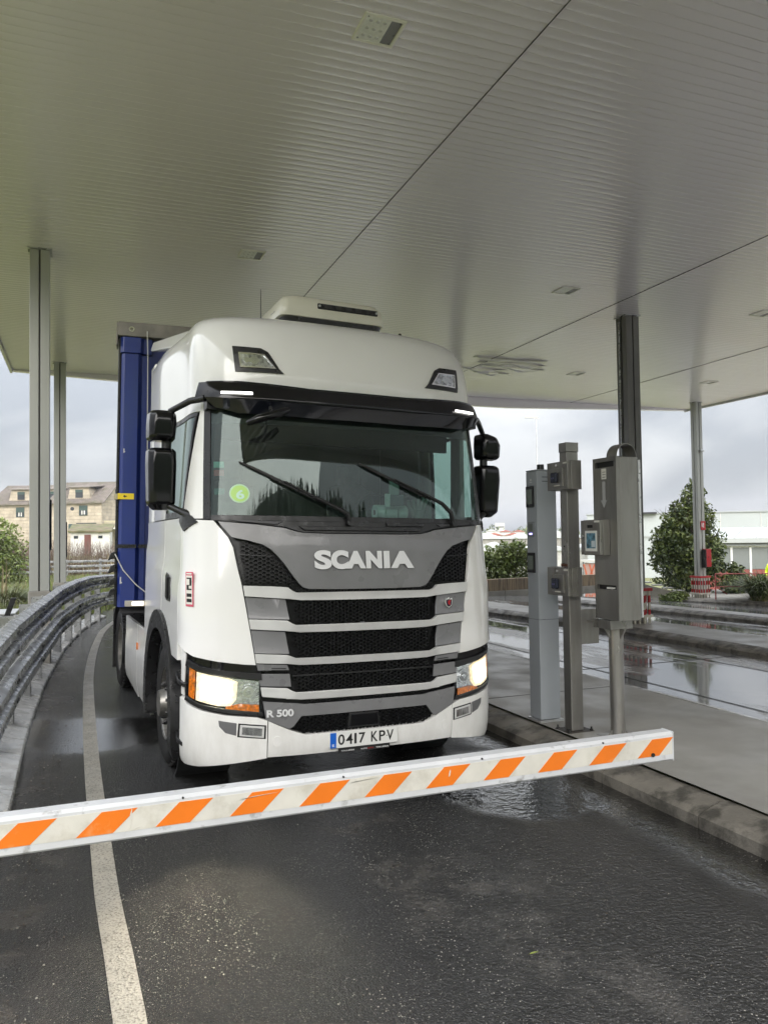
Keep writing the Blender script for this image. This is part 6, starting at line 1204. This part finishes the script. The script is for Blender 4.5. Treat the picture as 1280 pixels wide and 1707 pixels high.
def house(name, label, corner, L_, Dp, eave, ridge, wins, dorm, extra=None, rz=math.atan2(-.42, .9)):
    # local x runs from the front right corner towards the left (negative), local y into the depth
    t = empty(name, (corner[0], corner[1], -.2), label, 'house', 'stone houses on the left', rz)
    mb = MB(); mb.box(-L_, 0, 0, Dp, 0, eave); mb.prism([(0, eave), (Dp, eave), (Dp/2, ridge-.05)], -L_, 0, 'x'); mb.build('wall', M_stone, t)
    mb = MB(); ov = .35; sl = (ridge-eave)/(Dp/2)
    for sgn in (0, 1):
        a = [(-L_-ov, -ov, eave-ov*sl), (ov, -ov, eave-ov*sl), (ov, Dp/2, ridge), (-L_-ov, Dp/2, ridge)]
        if sgn: a = [(x, Dp-y, z) for x, y, z in a]
        mb.hexa(a+[(x, y, z+.14) for x, y, z in a])
    roof = mb.build('roof', M_tile, t)
    mb = MB(); k = 0
    for x in np.arange(-L_-ov, ov, .24): mb.hexa([(x, -ov, eave-ov*sl+.141), (x+.1, -ov, eave-ov*sl+.141), (x+.1, Dp/2, ridge+.141), (x, Dp/2, ridge+.141), (x, -ov, eave-ov*sl+.19), (x+.1, -ov, eave-ov*sl+.19), (x+.1, Dp/2, ridge+.19), (x, Dp/2, ridge+.19)])
    tag(mb.build('tile_rows', M_tile, roof), kind='stuff')
    for (x, z, w, h, rnd) in wins:
        if rnd: MB().lathe([(-.06, .001), (-.06, w/2), (.0, w/2), (.0, .001)], 'y', 16, (x, 0, z)).build('round_window', M_pane, t); continue
        f = MB(); f.box(x-w/2-.06, x+w/2+.06, -.05, -.003, z-h/2-.06, z-h/2); f.box(x-w/2-.06, x+w/2+.06, -.05, -.003, z+h/2, z+h/2+.06); f.box(x-w/2-.06, x-w/2, -.05, -.003, z-h/2, z+h/2); f.box(x+w/2, x+w/2+.06, -.05, -.003, z-h/2, z+h/2); f = f.build('window', M_shut, t)
        MB().box(x-w/2, x+w/2, -.03, -.004, z-h/2, z+h/2).build('pane', M_pane, f); MB().box(x-w/2, x+w/2, -.045, -.031, z, z+h/2).build('shutter', M_shut, f)
        for q in (-.25, .08): MB().box(x+q*w, x+q*w+.17*w, -.04, -.031, z-h/2+.05, z-.02).build('curtain_panel', M_whitew, f)
    for (x, z, w, h) in dorm:
        yb = (z-h/2-eave)/sl; d = empty('dormer', (0, 0, 0)); d.parent = t
        mb = MB(); P = [(x-w*.68, z-h/2-.25), (x+w*.68, z-h/2-.25), (x+w*.52, z+h/2+.12), (x-w*.52, z+h/2+.12)]; y0 = yb-.45; mb.loft([[(a, y0, b) for a, b in P], [(a, y0+2.4, b) for a, b in P]]); mb.build('cheek', M_stone, d)
        mb = MB(); mb.hexa([(x-w*.66, y0-.25, z+h/2+.12), (x+w*.66, y0-.25, z+h/2+.12), (x+w*.9, y0+2.6, z+h/2+.42), (x-w*.9, y0+2.6, z+h/2+.42), (x-w*.66, y0-.25, z+h/2+.22), (x+w*.66, y0-.25, z+h/2+.22), (x+w*.9, y0+2.6, z+h/2+.54), (x-w*.9, y0+2.6, z+h/2+.54)]); mb.build('dormer_roof', M_tile, d)
        MB().box(x-.42, x+.42, y0-.05, y0-.003, z-h/2, z+h/2-.1).build('dormer_window', M_pane, d); MB().box(x-.42, x+.42, y0-.08, y0-.051, z+.1, z+h/2-.1).build('blind', M_shut, d)
    return t
hA = house('stone_house', 'right wing of the stone house with gable end, round window and balcony beside the trailer', (1.87, 91.4), 5.8, 8.0, 6.5, 8.85, [(-2.1, 5.55, .85, 1.0, 0), (-3.35, 5.75, .42, .42, 1), (-3.5, 3.55, .45, .9, 0)], [(-2.75, 7.5, 2.0, 1.0)])
MB().box(-.01+.0, .03, 3.6, 4.2, 7.1, 8.1).build('gable_window', M_pane, hA)
MB().box(-2.9, -.6, -.04, -.004, 3.75, 4.15).build('garage_opening', M_pane, hA)
bal = MB().box(.05, 1.9, .5, 4.5, 3.45, 3.6).build('balcony', M_whitew, hA)
mb = MB(); mb.box(.05, 1.9, .46, .5, 4.3, 4.36)
for x in np.arange(.1, 1.9, .14): mb.box(x, x+.05, .46, .5, 3.61, 4.3)
mb.build('balcony_railing', mat('yellow_rail', (.55, .50, .32), .6), bal)
hB = house('stone_house', 'left wing of the stone house behind the light green bushes and left columns', (-2.0, 94.8), 8.6, 8.0, 6.5, 8.7, [(-1.6, 5.5, .85, 1.0, 0), (-5.2, 5.5, .85, 1.0, 0)], [(-5.3, 7.45, 2.2, 1.0), (-1.7, 7.45, 2.2, 1.0)])
t = empty('outbuilding', (2.2, 74, 0), 'low whitewashed outbuilding with mossy roof and red door below the stone house', 'outbuilding', rz=R(-6))
MB().box(-3.3, 0, 0, 3, 0, 2.75).build('wall', M_whitew, t); mb = MB(); mb.hexa([(-3.5, -.3, 2.70), (.2, -.3, 2.70), (.2, 3.2, 3.4), (-3.5, 3.2, 3.4), (-3.5, -.3, 2.85), (.2, -.3, 2.85), (.2, 3.2, 3.55), (-3.5, 3.2, 3.55)]); mb.build('roof', M_moss, t)
MB().box(-2.15, -1.6, -.05, -.003, 0, 2.5).build('door', mat('brown_door', (.12, .035, .025), .6), t)
for x in (-2.85, -.8): MB().box(x-.18, x+.18, -.04, -.003, 2.15, 2.4).build('window', M_pane, t)
t = empty('white_shed', (2.45, 46, 0), 'small white-roofed shed low behind the bare shrubs', 'shed', rz=R(-6)); mb = MB(); mb.box(-1.5, .3, 0, 2, 0, .95); mb.build('wall', M_conc, t)
mb = MB(); mb.prism([(-1.65, .95), (.45, .95), (-.3, 1.48), (-.62, 1.52)], -.1, 2.1, 'y'); mb.build('roof', M_whitew, t)
# grey fence far along the left verge
t = empty('grey_fence', (0, 34.5, .15), 'grey metal fence with horizontal rails across the far verge', 'fence')
for i, x in enumerate(np.arange(-4.6, 5.6, 1.3)): MB().box(x, x+.1, 0, .08, 0, 1.0).build('fence_post', M_galv, t)
for z in (.45, .66, .86): MB().box(-4.7, 5.8, -.03, -.003, z, z+.09).build('fence_rail', M_galv, t, bev=.01)
MB().box(1.35, 3.8, -.07, -.035, .25, .92).build('fence_panel', mat('pale_panel', (.38, .41, .43), .6), t)
t = empty('road_sign', (-4.05, 11.9, .12), 'round red and white road sign cut by the left picture edge', 'road sign'); MB().tube([(0, 0, 0), (0, 0, 1.6)], .03, 10).build('sign_post', M_galv, t, smooth=60)
mb = MB(); mb.lathe([(-.012, .085), (-.012, .125), (0, .125), (0, .085)], 'y', 28, (0, -.035, 1.66)); mb.build('red_ring', M_red, t); MB().lathe([(-.010, .001), (-.010, .084), (0, .084)], 'y', 24, (0, -.035, 1.66)).build('sign_face', mat('sign_white', (.8, .8, .8)), t)
t = empty('street_lamp', (-9.15, 24, 0), 'tip of a street lamp head at the left picture edge', 'street lamp'); MB().tube([(-1.5, 0, 0), (-1.5, 0, 5.0)], .06, 8).build('lamp_post', M_galv, t); MB().box(-1.5, .06, -.08, .08, 4.86, 4.94).build('lamp_head', M_galv, t, bev=.02)
# ---------------------------------------------------------------- right background
M_hall = mat('hall_cladding', (.42, .45, .45), .6, var=.04, vscale=.4)
t = empty('low_wall', (9.0, 21.9, -.2), 'low brown-stained concrete wall across the far side of the lanes', 'wall', rz=math.atan2(1.15, 8.3))
for i in range(9):
    MB().box(.0+i*1.0, .985+i*1.0, 0, .22, 0, .27).build('wall_base', M_conc, t, bev=.01); MB().box(.0+i*1.0, .992+i*1.0, .02, .2, .272, .66).build('wall_panel', mat('stained_concrete', (.25, .19, .125), .85, var=.3, vscale=6, stretch=(3, 1, .25), col2=(.13, .10, .08), c2scale=4), t, bev=.01)
t = empty('weed', (11.5, 21.75, -.06), 'small dark weed at the foot of the low wall', 'weed'); foliage('leaves', [((0, 0, .1), (.2, .1, .12))], 250, .04, [ML1, ML2], t, 50, .1)
t = empty('ramp_wall', (16.4, 21.6, -.3), 'pale concrete ramp wall sloping down to the low plant', 'wall', rz=R(-22)); mb = MB(); mb.prism([(0, 0), (3.0, 0), (2.6, .12), (.4, .72), (0, .74)], 0, .25, 'y'); mb.build('wall', M_conc, t, bev=.01)
for k in range(6): MB().box(.45+k*.36, .75+k*.36, -.01, .27, .725-k*.098, .765-k*.098).build('coping', M_gutter, t, bev=.004)
# red railing
t = empty('red_railing', (18.6, 19.1, -.22), 'red tube railing in front of the shrubs at the right edge', 'railing', rz=R(-25)); M_rr = mat('faded_red', (.40, .09, .085), .55, var=.2)
for x in (0, 2.6, 5.2): MB().tube([(x, 0, 0), (x, 0, .80)], .022, 8).build('upright', M_rr, t, smooth=60)
for z in (.80, .40): MB().tube([(0, 0, z), (5.4, 0, z)], .02, 8).build('rail', M_rr, t, smooth=60)
MB().tube([(.02, 0, .4), (.35, 0, .16)], .014, 6).build('brace', M_rr, t)
# factory hall and its glazed front
t = empty('factory_hall', (66, 64, -3.4), 'long plain white factory hall behind the evergreen tree', 'factory hall', rz=R(-38))
MB().box(-16, 30, 0, 25, 0, 7.5).build('wall', M_hall, t); MB().box(-16.1, 30.1, -.12, 25, 7.5, 7.62).build('roof_edge', mat('pale_edge', (.35, .37, .37), .6), t)
for x in range(-14, 30, 4): MB().box(x, x+.06, -.04, -.005, 0, 7.5).build('cladding_joint', M_whitew, t)
MB().box(-16, 30, -.1, -.02, 4.9, 5.1).build('gutter', mat('pale_edge', (.3, .3, .3)), t); MB().box(-11, -8.5, -.6, -.1, 7.5, 7.7).build('roof_ledge', M_black, t)
t = empty('glazed_office', (43.0, 41.6, -2.45), 'low building with white window frames and red wall under a flat white roof, right edge', 'office building', rz=R(-38))
MB().box(-3.2, 12, .05, 8, 0, 1.75).build('wall', mat('red_render', (.30, .075, .065), .8, var=.1, vscale=1), t)
MB().box(-3.2, 12, .4, 8, 1.76, 3.3).build('inner_wall', mat('glass_grey', (.23, .245, .24), .3), t)
for i, x in enumerate(np.arange(-3.2, 12, 1.22)):
    w_ = MB().box(x, x+.14, .0, .14, 1.3 if i % 2 else .9, 3.3).build('window_frame', mat('frame_white', (.78, .78, .78), .5), t); MB().box(x+.142, x+1.218, .06, .09, 1.78, 3.28).build('pane', mat('grey_pane', (.22, .235, .23), .12), w_)
MB().box(-3.2, 12, -.02, .16, 3.301, 3.42).build('window_head', mat('frame_white', (.7, .7, .7)), t); MB().box(-3.6, 12, -.3, 8, 3.44, 3.62).build('beam', mat('beam_grey', (.16, .17, .17), .6), t)
mb = MB(); mb.hexa([(-3.7, -.5, 3.63), (12, -.5, 3.63), (12, 8, 4.5), (-3.7, 8, 4.5), (-3.7, -.5, 3.95), (12, -.5, 3.95), (12, 8, 4.75), (-3.7, 8, 4.75)]); mb.build('canopy_roof', mat('white_sheet_roof', (.42, .44, .43), .5), t)
for x in np.arange(-3.4, 12, 1.4): mb = MB(); mb.hexa([(x, -.45, 3.955), (x+.08, -.45, 3.955), (x+1.9, 8, 4.755), (x+1.8, 8, 4.755), (x, -.45, 4.0), (x+.08, -.45, 4.0), (x+1.9, 8, 4.8), (x+1.8, 8, 4.8)]); mb.build('roof_rib', mat('pale_edge', (.3, .3, .3)), t)
t = empty('light_mast', (38.6, 43.2, -2.6), 'slanting thin lamp arm above the flat white roof', 'lamp arm'); M_gm = mat('grey_metal', (.2, .2, .2), .5)
MB().tube([(0, 0, 4.9), (2.0, -1.2, 5.55)], .035, 6).build('arm', M_gm, t); MB().tube([(2.0, -1.2, 5.55), (1.2, -.7, 5.05), (1.2, -.7, 4.2)], .03, 6).build('strut', M_gm, t); MB().lathe([(-.06, .01), (-.06, .09), (.06, .09), (.06, .01)], 'y', 10, (2.0, -1.2, 5.56)).build('lamp', M_gm, t)
# red lattice trailer / container far across the lanes
t = empty('orange_lattice', (22.0, 30.5, -1.2), 'orange lattice panel beyond the lanes, between the two stainless machines', 'lattice panel', rz=R(-38))
MB().box(-.1, 1.9, 0, .08, .9, 1.75).build('backing', mat('pale_pink', (.45, .30, .26), .7), t)
for k in range(7):
    for d in (1, -1):
        mb = MB(); x = .0+k*.26; mb.hexa([(x, -.02, .95), (x+.07, -.02, .95), (x+.07, -.002, .95), (x, -.002, .95), (x+.07+d*.25, -.02, 1.7), (x+.14+d*.25, -.02, 1.7), (x+.14+d*.25, -.002, 1.7), (x+.07+d*.25, -.002, 1.7)]); mb.build('lattice_bar', mat('orange_bar', (.55, .14, .07), .6), t)
MB().box(-.3, 2.2, -.1, .3, 1.80, 1.9).build('top_rail', M_whitew, t); MB().box(-.3, 2.2, -.1, .3, .62, .68).build('bottom_rail', M_galv, t)
for x in (-.2, 2.0): MB().box(x, x+.06, 0, .06, 0, 1.8).build('frame_post', M_galv, t)
# far strip of sheds, roofs, tower and trees
def shed(name, label, x, y, w, d, h, rz, roofc, wallc, zb=-3.2, grp=None, cat_='warehouse'):
    t = empty(name, (x, y, zb), label, cat_, grp, rz); MB().box(-w/2, w/2, 0, d, 0, h).build('wall', wallc, t)
    mb = MB(); n = max(2, int(w/6)); 
    for i in range(n):
        a = -w/2+w*i/n; b = a+w/n; mb.prism([(a-.1, h), (b+.1, h), ((a+b)/2, h+w/n*.16)], -.3, d+.3, 'y')
    mb.build('roof', roofc, t); return t
M_pr = mat('pale_roof', (.55, .57, .57), .6, var=.2, vscale=.3); M_rd = mat('red_roof', (.35, .12, .09), .8, var=.2, vscale=.5)
shed('warehouse', 'long white-walled warehouse across the middle distance behind the hedge', 58, 78, 46, 14, 3.2, R(-32), M_pr, M_whitew, grp='sheds in the distance')
shed('warehouse', 'pale multi-gabled warehouse roofs behind the long white warehouse', 75, 112, 70, 20, 4.6, R(-32), M_pr, M_conc, grp='sheds in the distance')
for i, (px, D, w, h, c) in enumerate([(838, 190, 9, 6.0, M_rd), (852, 215, 7, 7.0, M_rd), (868, 200, 8, 5.5, M_pr), (935, 190, 8, 6.6, M_pr), (826, 230, 6, 7.4, M_pr)]):
    k = (px-640)/1290; x = (k*.932+.362)*D; y = (-k*.362+.932)*D
    shed('far_house', ['red roofed house over the hedge, nearest the lorry', 'second red roofed house over the hedge, further back', 'pale roofed house over the hedge beside the grey terminal', 'pale gabled house seen between the terminal and the square post', 'small pale house at the foot of the tower block'][i], x, y, w, 7, h, R(-30), c, M_whitew, zb=-4, grp='houses in the distance', cat_='house')
def at(px, D): k = (px-640)/1290; return (k*.932+.362)*D, (-k*.362+.932)*D
x, y = at(832, 330); t = empty('tower_block', (x, y, -4), 'pale tower block fading in the haze beside the lorry mirror', 'tower block', rz=R(-30)); MB().box(-2, 2, 0, 6, 0, 11.5).build('wall', M_whitew, t)
for zz in np.arange(2, 11, 1.5): MB().box(-1.8, 1.8, -.05, -.005, zz, zz+.5).build('window_band', M_pane, t)
for i, (px, D, w, h) in enumerate([(822, 280, 4.5, 9.5), (869, 240, 5.5, 8.5), (884, 250, 5, 9.5), (935, 260, 6, 8.0), (806, 260, 5, 8.0), (1020, 260, 6, 8)]):
    x, y = at(px, D); t = empty('far_tree', (x, y, -4), ['hazy tree in front of the tower block', 'hazy tree left of the grey terminal', 'hazy tree behind the grey terminal', 'hazy tree between terminal and square post', 'hazy tree just beside the lorry mirror', 'hazy tree behind the ticket machine'][i], 'tree', 'trees in the distance')
    MB().tube([(0, 0, 0), (0, 0, h*.6)], .25, 6).build('trunk', MBark, t); foliage('crown', [((0, 0, h*.6), (w, w, h*.4)), ((w*.4, 0, h*.5), (w*.7, w*.6, h*.3))], 900, .5, [ML1, ML2], t, 200+i, .2)
x, y = at(896, 70); t = empty('street_lamp', (x, y, -3), 'tall street lamp rising behind the grey terminal', 'street lamp', rz=R(-21)); MB().tube([(0, 0, 0), (0, 0, 15.6)], [.09, .05], 8).build('lamp_post', M_alu, t, smooth=60); MB().box(-1.05, .1, -.14, .14, 15.55, 15.68).build('lamp_head', mat('lamp_head', (.6, .6, .58), .5), t, bev=.03); MB().box(-.25, .25, -.05, .05, 15.45, 15.54).build('bracket', M_galv, t)
x, y = at(857, 60); t = empty('street_lamp', (x, y, -3), 'short thin street lamp over the hedge left of the terminal', 'street lamp'); MB().tube([(0, 0, 0), (0, 0, 4.8)], .04, 6).build('lamp_post', M_alu, t); MB().lathe([(0, .02), (0, .16), (.12, .14), (.16, .02)], 'z', 10, (0, 0, 4.8)).build('lamp_head', M_alu, t)
# dark conifer wood behind the camera, mirrored in the windscreen
def hill_h(x): return float(np.interp(x, [-160, -90, -45, -20, -2, 12, 23, 35, 43, 55, 80, 120, 200], [8, 14, 26, 29.5, 30.2, 31.0, 30.6, 29.4, 28.2, 26.4, 22, 16, 10]))
def wood():
    r = random.Random(12); mb = MB(); hb = MB(); xs = np.linspace(-200, 240, 60); ys = [-48, -56, -66, -78, -95, -130]; hk = [-.1, .25, .62, 1., .97, .5]
    hb.v = [(x, y, hill_h(x)*k+(.15 if k < 0 else 0)) for y, k in zip(ys, hk) for x in xs]; n = len(xs)
    hb.f = [(j*n+i, j*n+i+1, (j+1)*n+i+1, (j+1)*n+i) for j in range(len(ys)-1) for i in range(n-1)]; hb.m = [0]*len(hb.f)
    tag(hb.build('wooded_hill', ML1, smooth=60), kind='structure')
    for i in range(900):
        x = r.uniform(-80, 100) if i % 3 else r.uniform(-30, 60); y = r.uniform(-86, -70); z = hill_h(x)*float(np.interp(-y, [48, 56, 66, 78, 95], [-.1, .25, .62, 1., .97]))-1.2; h = r.uniform(2.2, 3.9); w = h*.24
        for k in range(5):
            z0 = z+h*(.02+.18*k); ww = w*(1-.17*k); n = 6; o = len(mb.v)
            mb.v += [(x+ww*math.cos(2*PI*j/n+k)*(r.uniform(.7, 1.2)), y+ww*math.sin(2*PI*j/n+k), z0-r.uniform(0, .4)) for j in range(n)]+[(x, y, z0+h*.28)]
            mb.f += [(o+j, o+(j+1) % n, o+n) for j in range(n)]; mb.m += [0]*n
    tag(mb.build('conifer_wood', ML1, recalc=False), kind='stuff')
wood()
# ---------------------------------------------------------------- worker in a high visibility jacket at the right edge
def worker():
    px, D = 1284, 33.0; x, y = at(px, D); k = .80
    t = empty('person', (x, y, -.95), 'person in a fluorescent yellow jacket cut by the right picture edge, beyond the railing', 'person', rz=R(-60))
    J = {'pelvis': (0, 0, .92), 'waist': (0, .0, 1.05), 'chest': (0, -.03, 1.32), 'neck': (0, -.05, 1.49), 'head': (0, -.08, 1.58), 'top': (0, -.08, 1.70),
         'sl': (.18, -.03, 1.42), 'el': (.25, -.02, 1.14), 'wl': (.24, -.18, .92), 'sr': (-.18, -.03, 1.42), 'er': (-.26, -.02, 1.14), 'wr': (-.23, -.2, .95),
         'hl': (.10, 0, .88), 'kl': (.12, -.03, .48), 'al': (.12, .03, .08), 'fl': (.13, -.14, .03), 'hr': (-.10, 0, .88), 'kr': (-.12, -.05, .48), 'ar': (-.13, .03, .08), 'fr': (-.14, -.14, .03)}
    E_ = [('pelvis', 'waist'), ('waist', 'chest'), ('chest', 'neck'), ('neck', 'head'), ('head', 'top'), ('chest', 'sl'), ('sl', 'el'), ('el', 'wl'), ('chest', 'sr'), ('sr', 'er'), ('er', 'wr'), ('pelvis', 'hl'), ('hl', 'kl'), ('kl', 'al'), ('al', 'fl'), ('pelvis', 'hr'), ('hr', 'kr'), ('kr', 'ar'), ('ar', 'fr')]
    RD = {'pelvis': (.15, .11), 'waist': (.14, .10), 'chest': (.17, .12), 'neck': (.055, .055), 'head': (.085, .095), 'top': (.06, .07), 'sl': (.07, .07), 'el': (.05, .05), 'wl': (.035, .035), 'sr': (.07, .07), 'er': (.05, .05), 'wr': (.035, .035), 'hl': (.095, .095), 'kl': (.07, .07), 'al': (.045, .045), 'fl': (.04, .03), 'hr': (.095, .095), 'kr': (.07, .07), 'ar': (.045, .045), 'fr': (.04, .03)}
    def skin(name, keys, edges, root, grow, m):
        idx = {q: i for i, q in enumerate(keys)}; me = bpy.data.meshes.new(name); me.from_pydata([J[q] for q in keys], [(idx[a], idx[b]) for a, b in edges], []); o = bpy.data.objects.new(name, me); COL.objects.link(o); o.parent = t
        o.modifiers.new('skin', 'SKIN'); sv_ = me.skin_vertices[0].data
        for q in keys: sv_[idx[q]].radius = (RD[q][0]*grow, RD[q][1]*grow)
        sv_[idx[root]].use_root = True; s = o.modifiers.new('sub', 'SUBSURF'); s.levels = 2; s.render_levels = 2; me.materials.append(m); return o
    skin('body', list(J), E_, 'pelvis', 1., mat('skin', (.45, .28, .2), .6))
    jk = ['waist', 'chest', 'sl', 'el', 'sr', 'er']; jk2 = jk+['wl', 'wr', 'pelvis']
    skin('jacket', jk2, [(a, b) for a, b in E_ if a in jk2 and b in jk2], 'pelvis', 1.22, mat('hi_vis', (.62, .80, .02), .6, emit=(.7, 1, 0), estr=0))
    tk = ['hl', 'kl', 'al', 'hr', 'kr', 'ar', 'pelvis']; skin('trousers', tk, [(a, b) for a, b in E_ if a in tk and b in tk], 'pelvis', 1.16, mat('navy_cloth', (.02, .025, .04), .8))
    for s in (1, -1):
        w_ = Vector(J['wl' if s > 0 else 'wr']); mb = MB()
        for f in range(4): mb.tube([w_+Vector(((f-1.5)*.018, -.01, -.02)), w_+Vector(((f-1.5)*.02, -.05, -.06)), w_+Vector(((f-1.5)*.02, -.05, -.10))], [.010, .009, .007], 5)
        mb.tube([w_, w_+Vector((-.03*s, -.04, -.03)), w_+Vector((-.035*s, -.06, -.06))], [.011, .009, .007], 5); mb.build('fingers', mat('skin', (.4, .3, .2)), t, smooth=60)
    mb = MB(); mb.lathe([(1.60, .10), (1.66, .098), (1.72, .07), (1.745, .001)], 'z', 14, (0, -.075, 0)); mb.build('cap', mat('navy_cloth', (.02, .02, .03)), t, smooth=60)
worker()
# ---------------------------------------------------------------- small things on the road
t = empty('leaf', (1.87, 3.05, gz(1.87)+.006), 'single green leaf lying on the wet asphalt', 'leaf'); mb = MB(); mb.loft([[(-.022, 0, 0), (-.022, 0, .0005)], [(-.008, -.006, .003), (-.008, .007, .002)], [(.010, -.006, .004), (.010, .006, .003)], [(.026, .0, .001), (.026, 0, .0015)]], closed=False, cap=False); mb.build('blade', mat('leaf_yellow', (.30, .36, .08), .5), t)
def gravel():
    r = np.random.RandomState(9); mb = MB()
    for i in range(1500):
        if i < 1050: y = 2.5+r.rand()*11; x = -.44+abs(r.normal(0, .16))+(.05 if y < 9 else .0)
        else: y = 2.2+r.rand()*3.4; x = r.uniform(-.4, 3.3)
        if x > 3.4: continue
        s = (.0016+.0062*r.rand()**4)*(1.1 if i < 1050 else .75); z = gz(x)+s*.4; o = len(mb.v); a = r.rand()*6
        P = [(s, 0, 0), (0, s*.8, 0), (-s*.9, 0, 0), (0, -s*.8, 0), (0, 0, s*.7), (0, 0, -s*.5)]
        mb.v += [(x+p[0]*math.cos(a)-p[1]*math.sin(a), y+p[0]*math.sin(a)+p[1]*math.cos(a), z+p[2]) for p in P]
        mb.f += [(o+q[0], o+q[1], o+q[2]) for q in ((0, 1, 4), (1, 2, 4), (2, 3, 4), (3, 0, 4), (1, 0, 5), (2, 1, 5), (3, 2, 5), (0, 3, 5))]; c = int(r.rand() < .55); mb.m += [c]*8
    tag(mb.build('gravel', [mat('stone_pale', (.30, .28, .24), .7), mat('stone_brown', (.09, .07, .05), .8)], recalc=False), kind='stuff')
gravel()
# ---------------------------------------------------------------- haze
hz = MB().box(-420, 620, -320, 820, -5.2, 34).build('haze', mat('haze_air', (1, 1, 1))); tag(hz, kind='stuff')
def haze_mat():
    m = MATS['haze_air']; nt = m.node_tree; nt.nodes.clear(); o = nt.nodes.new('ShaderNodeOutputMaterial'); v = nt.nodes.new('ShaderNodeVolumePrincipled')
    v.inputs['Color'].default_value = (.93, .95, 1, 1); v.inputs['Density'].default_value = .0006; v.inputs['Anisotropy'].default_value = .2; nt.links.new(v.outputs[0], o.inputs['Volume'])
haze_mat()
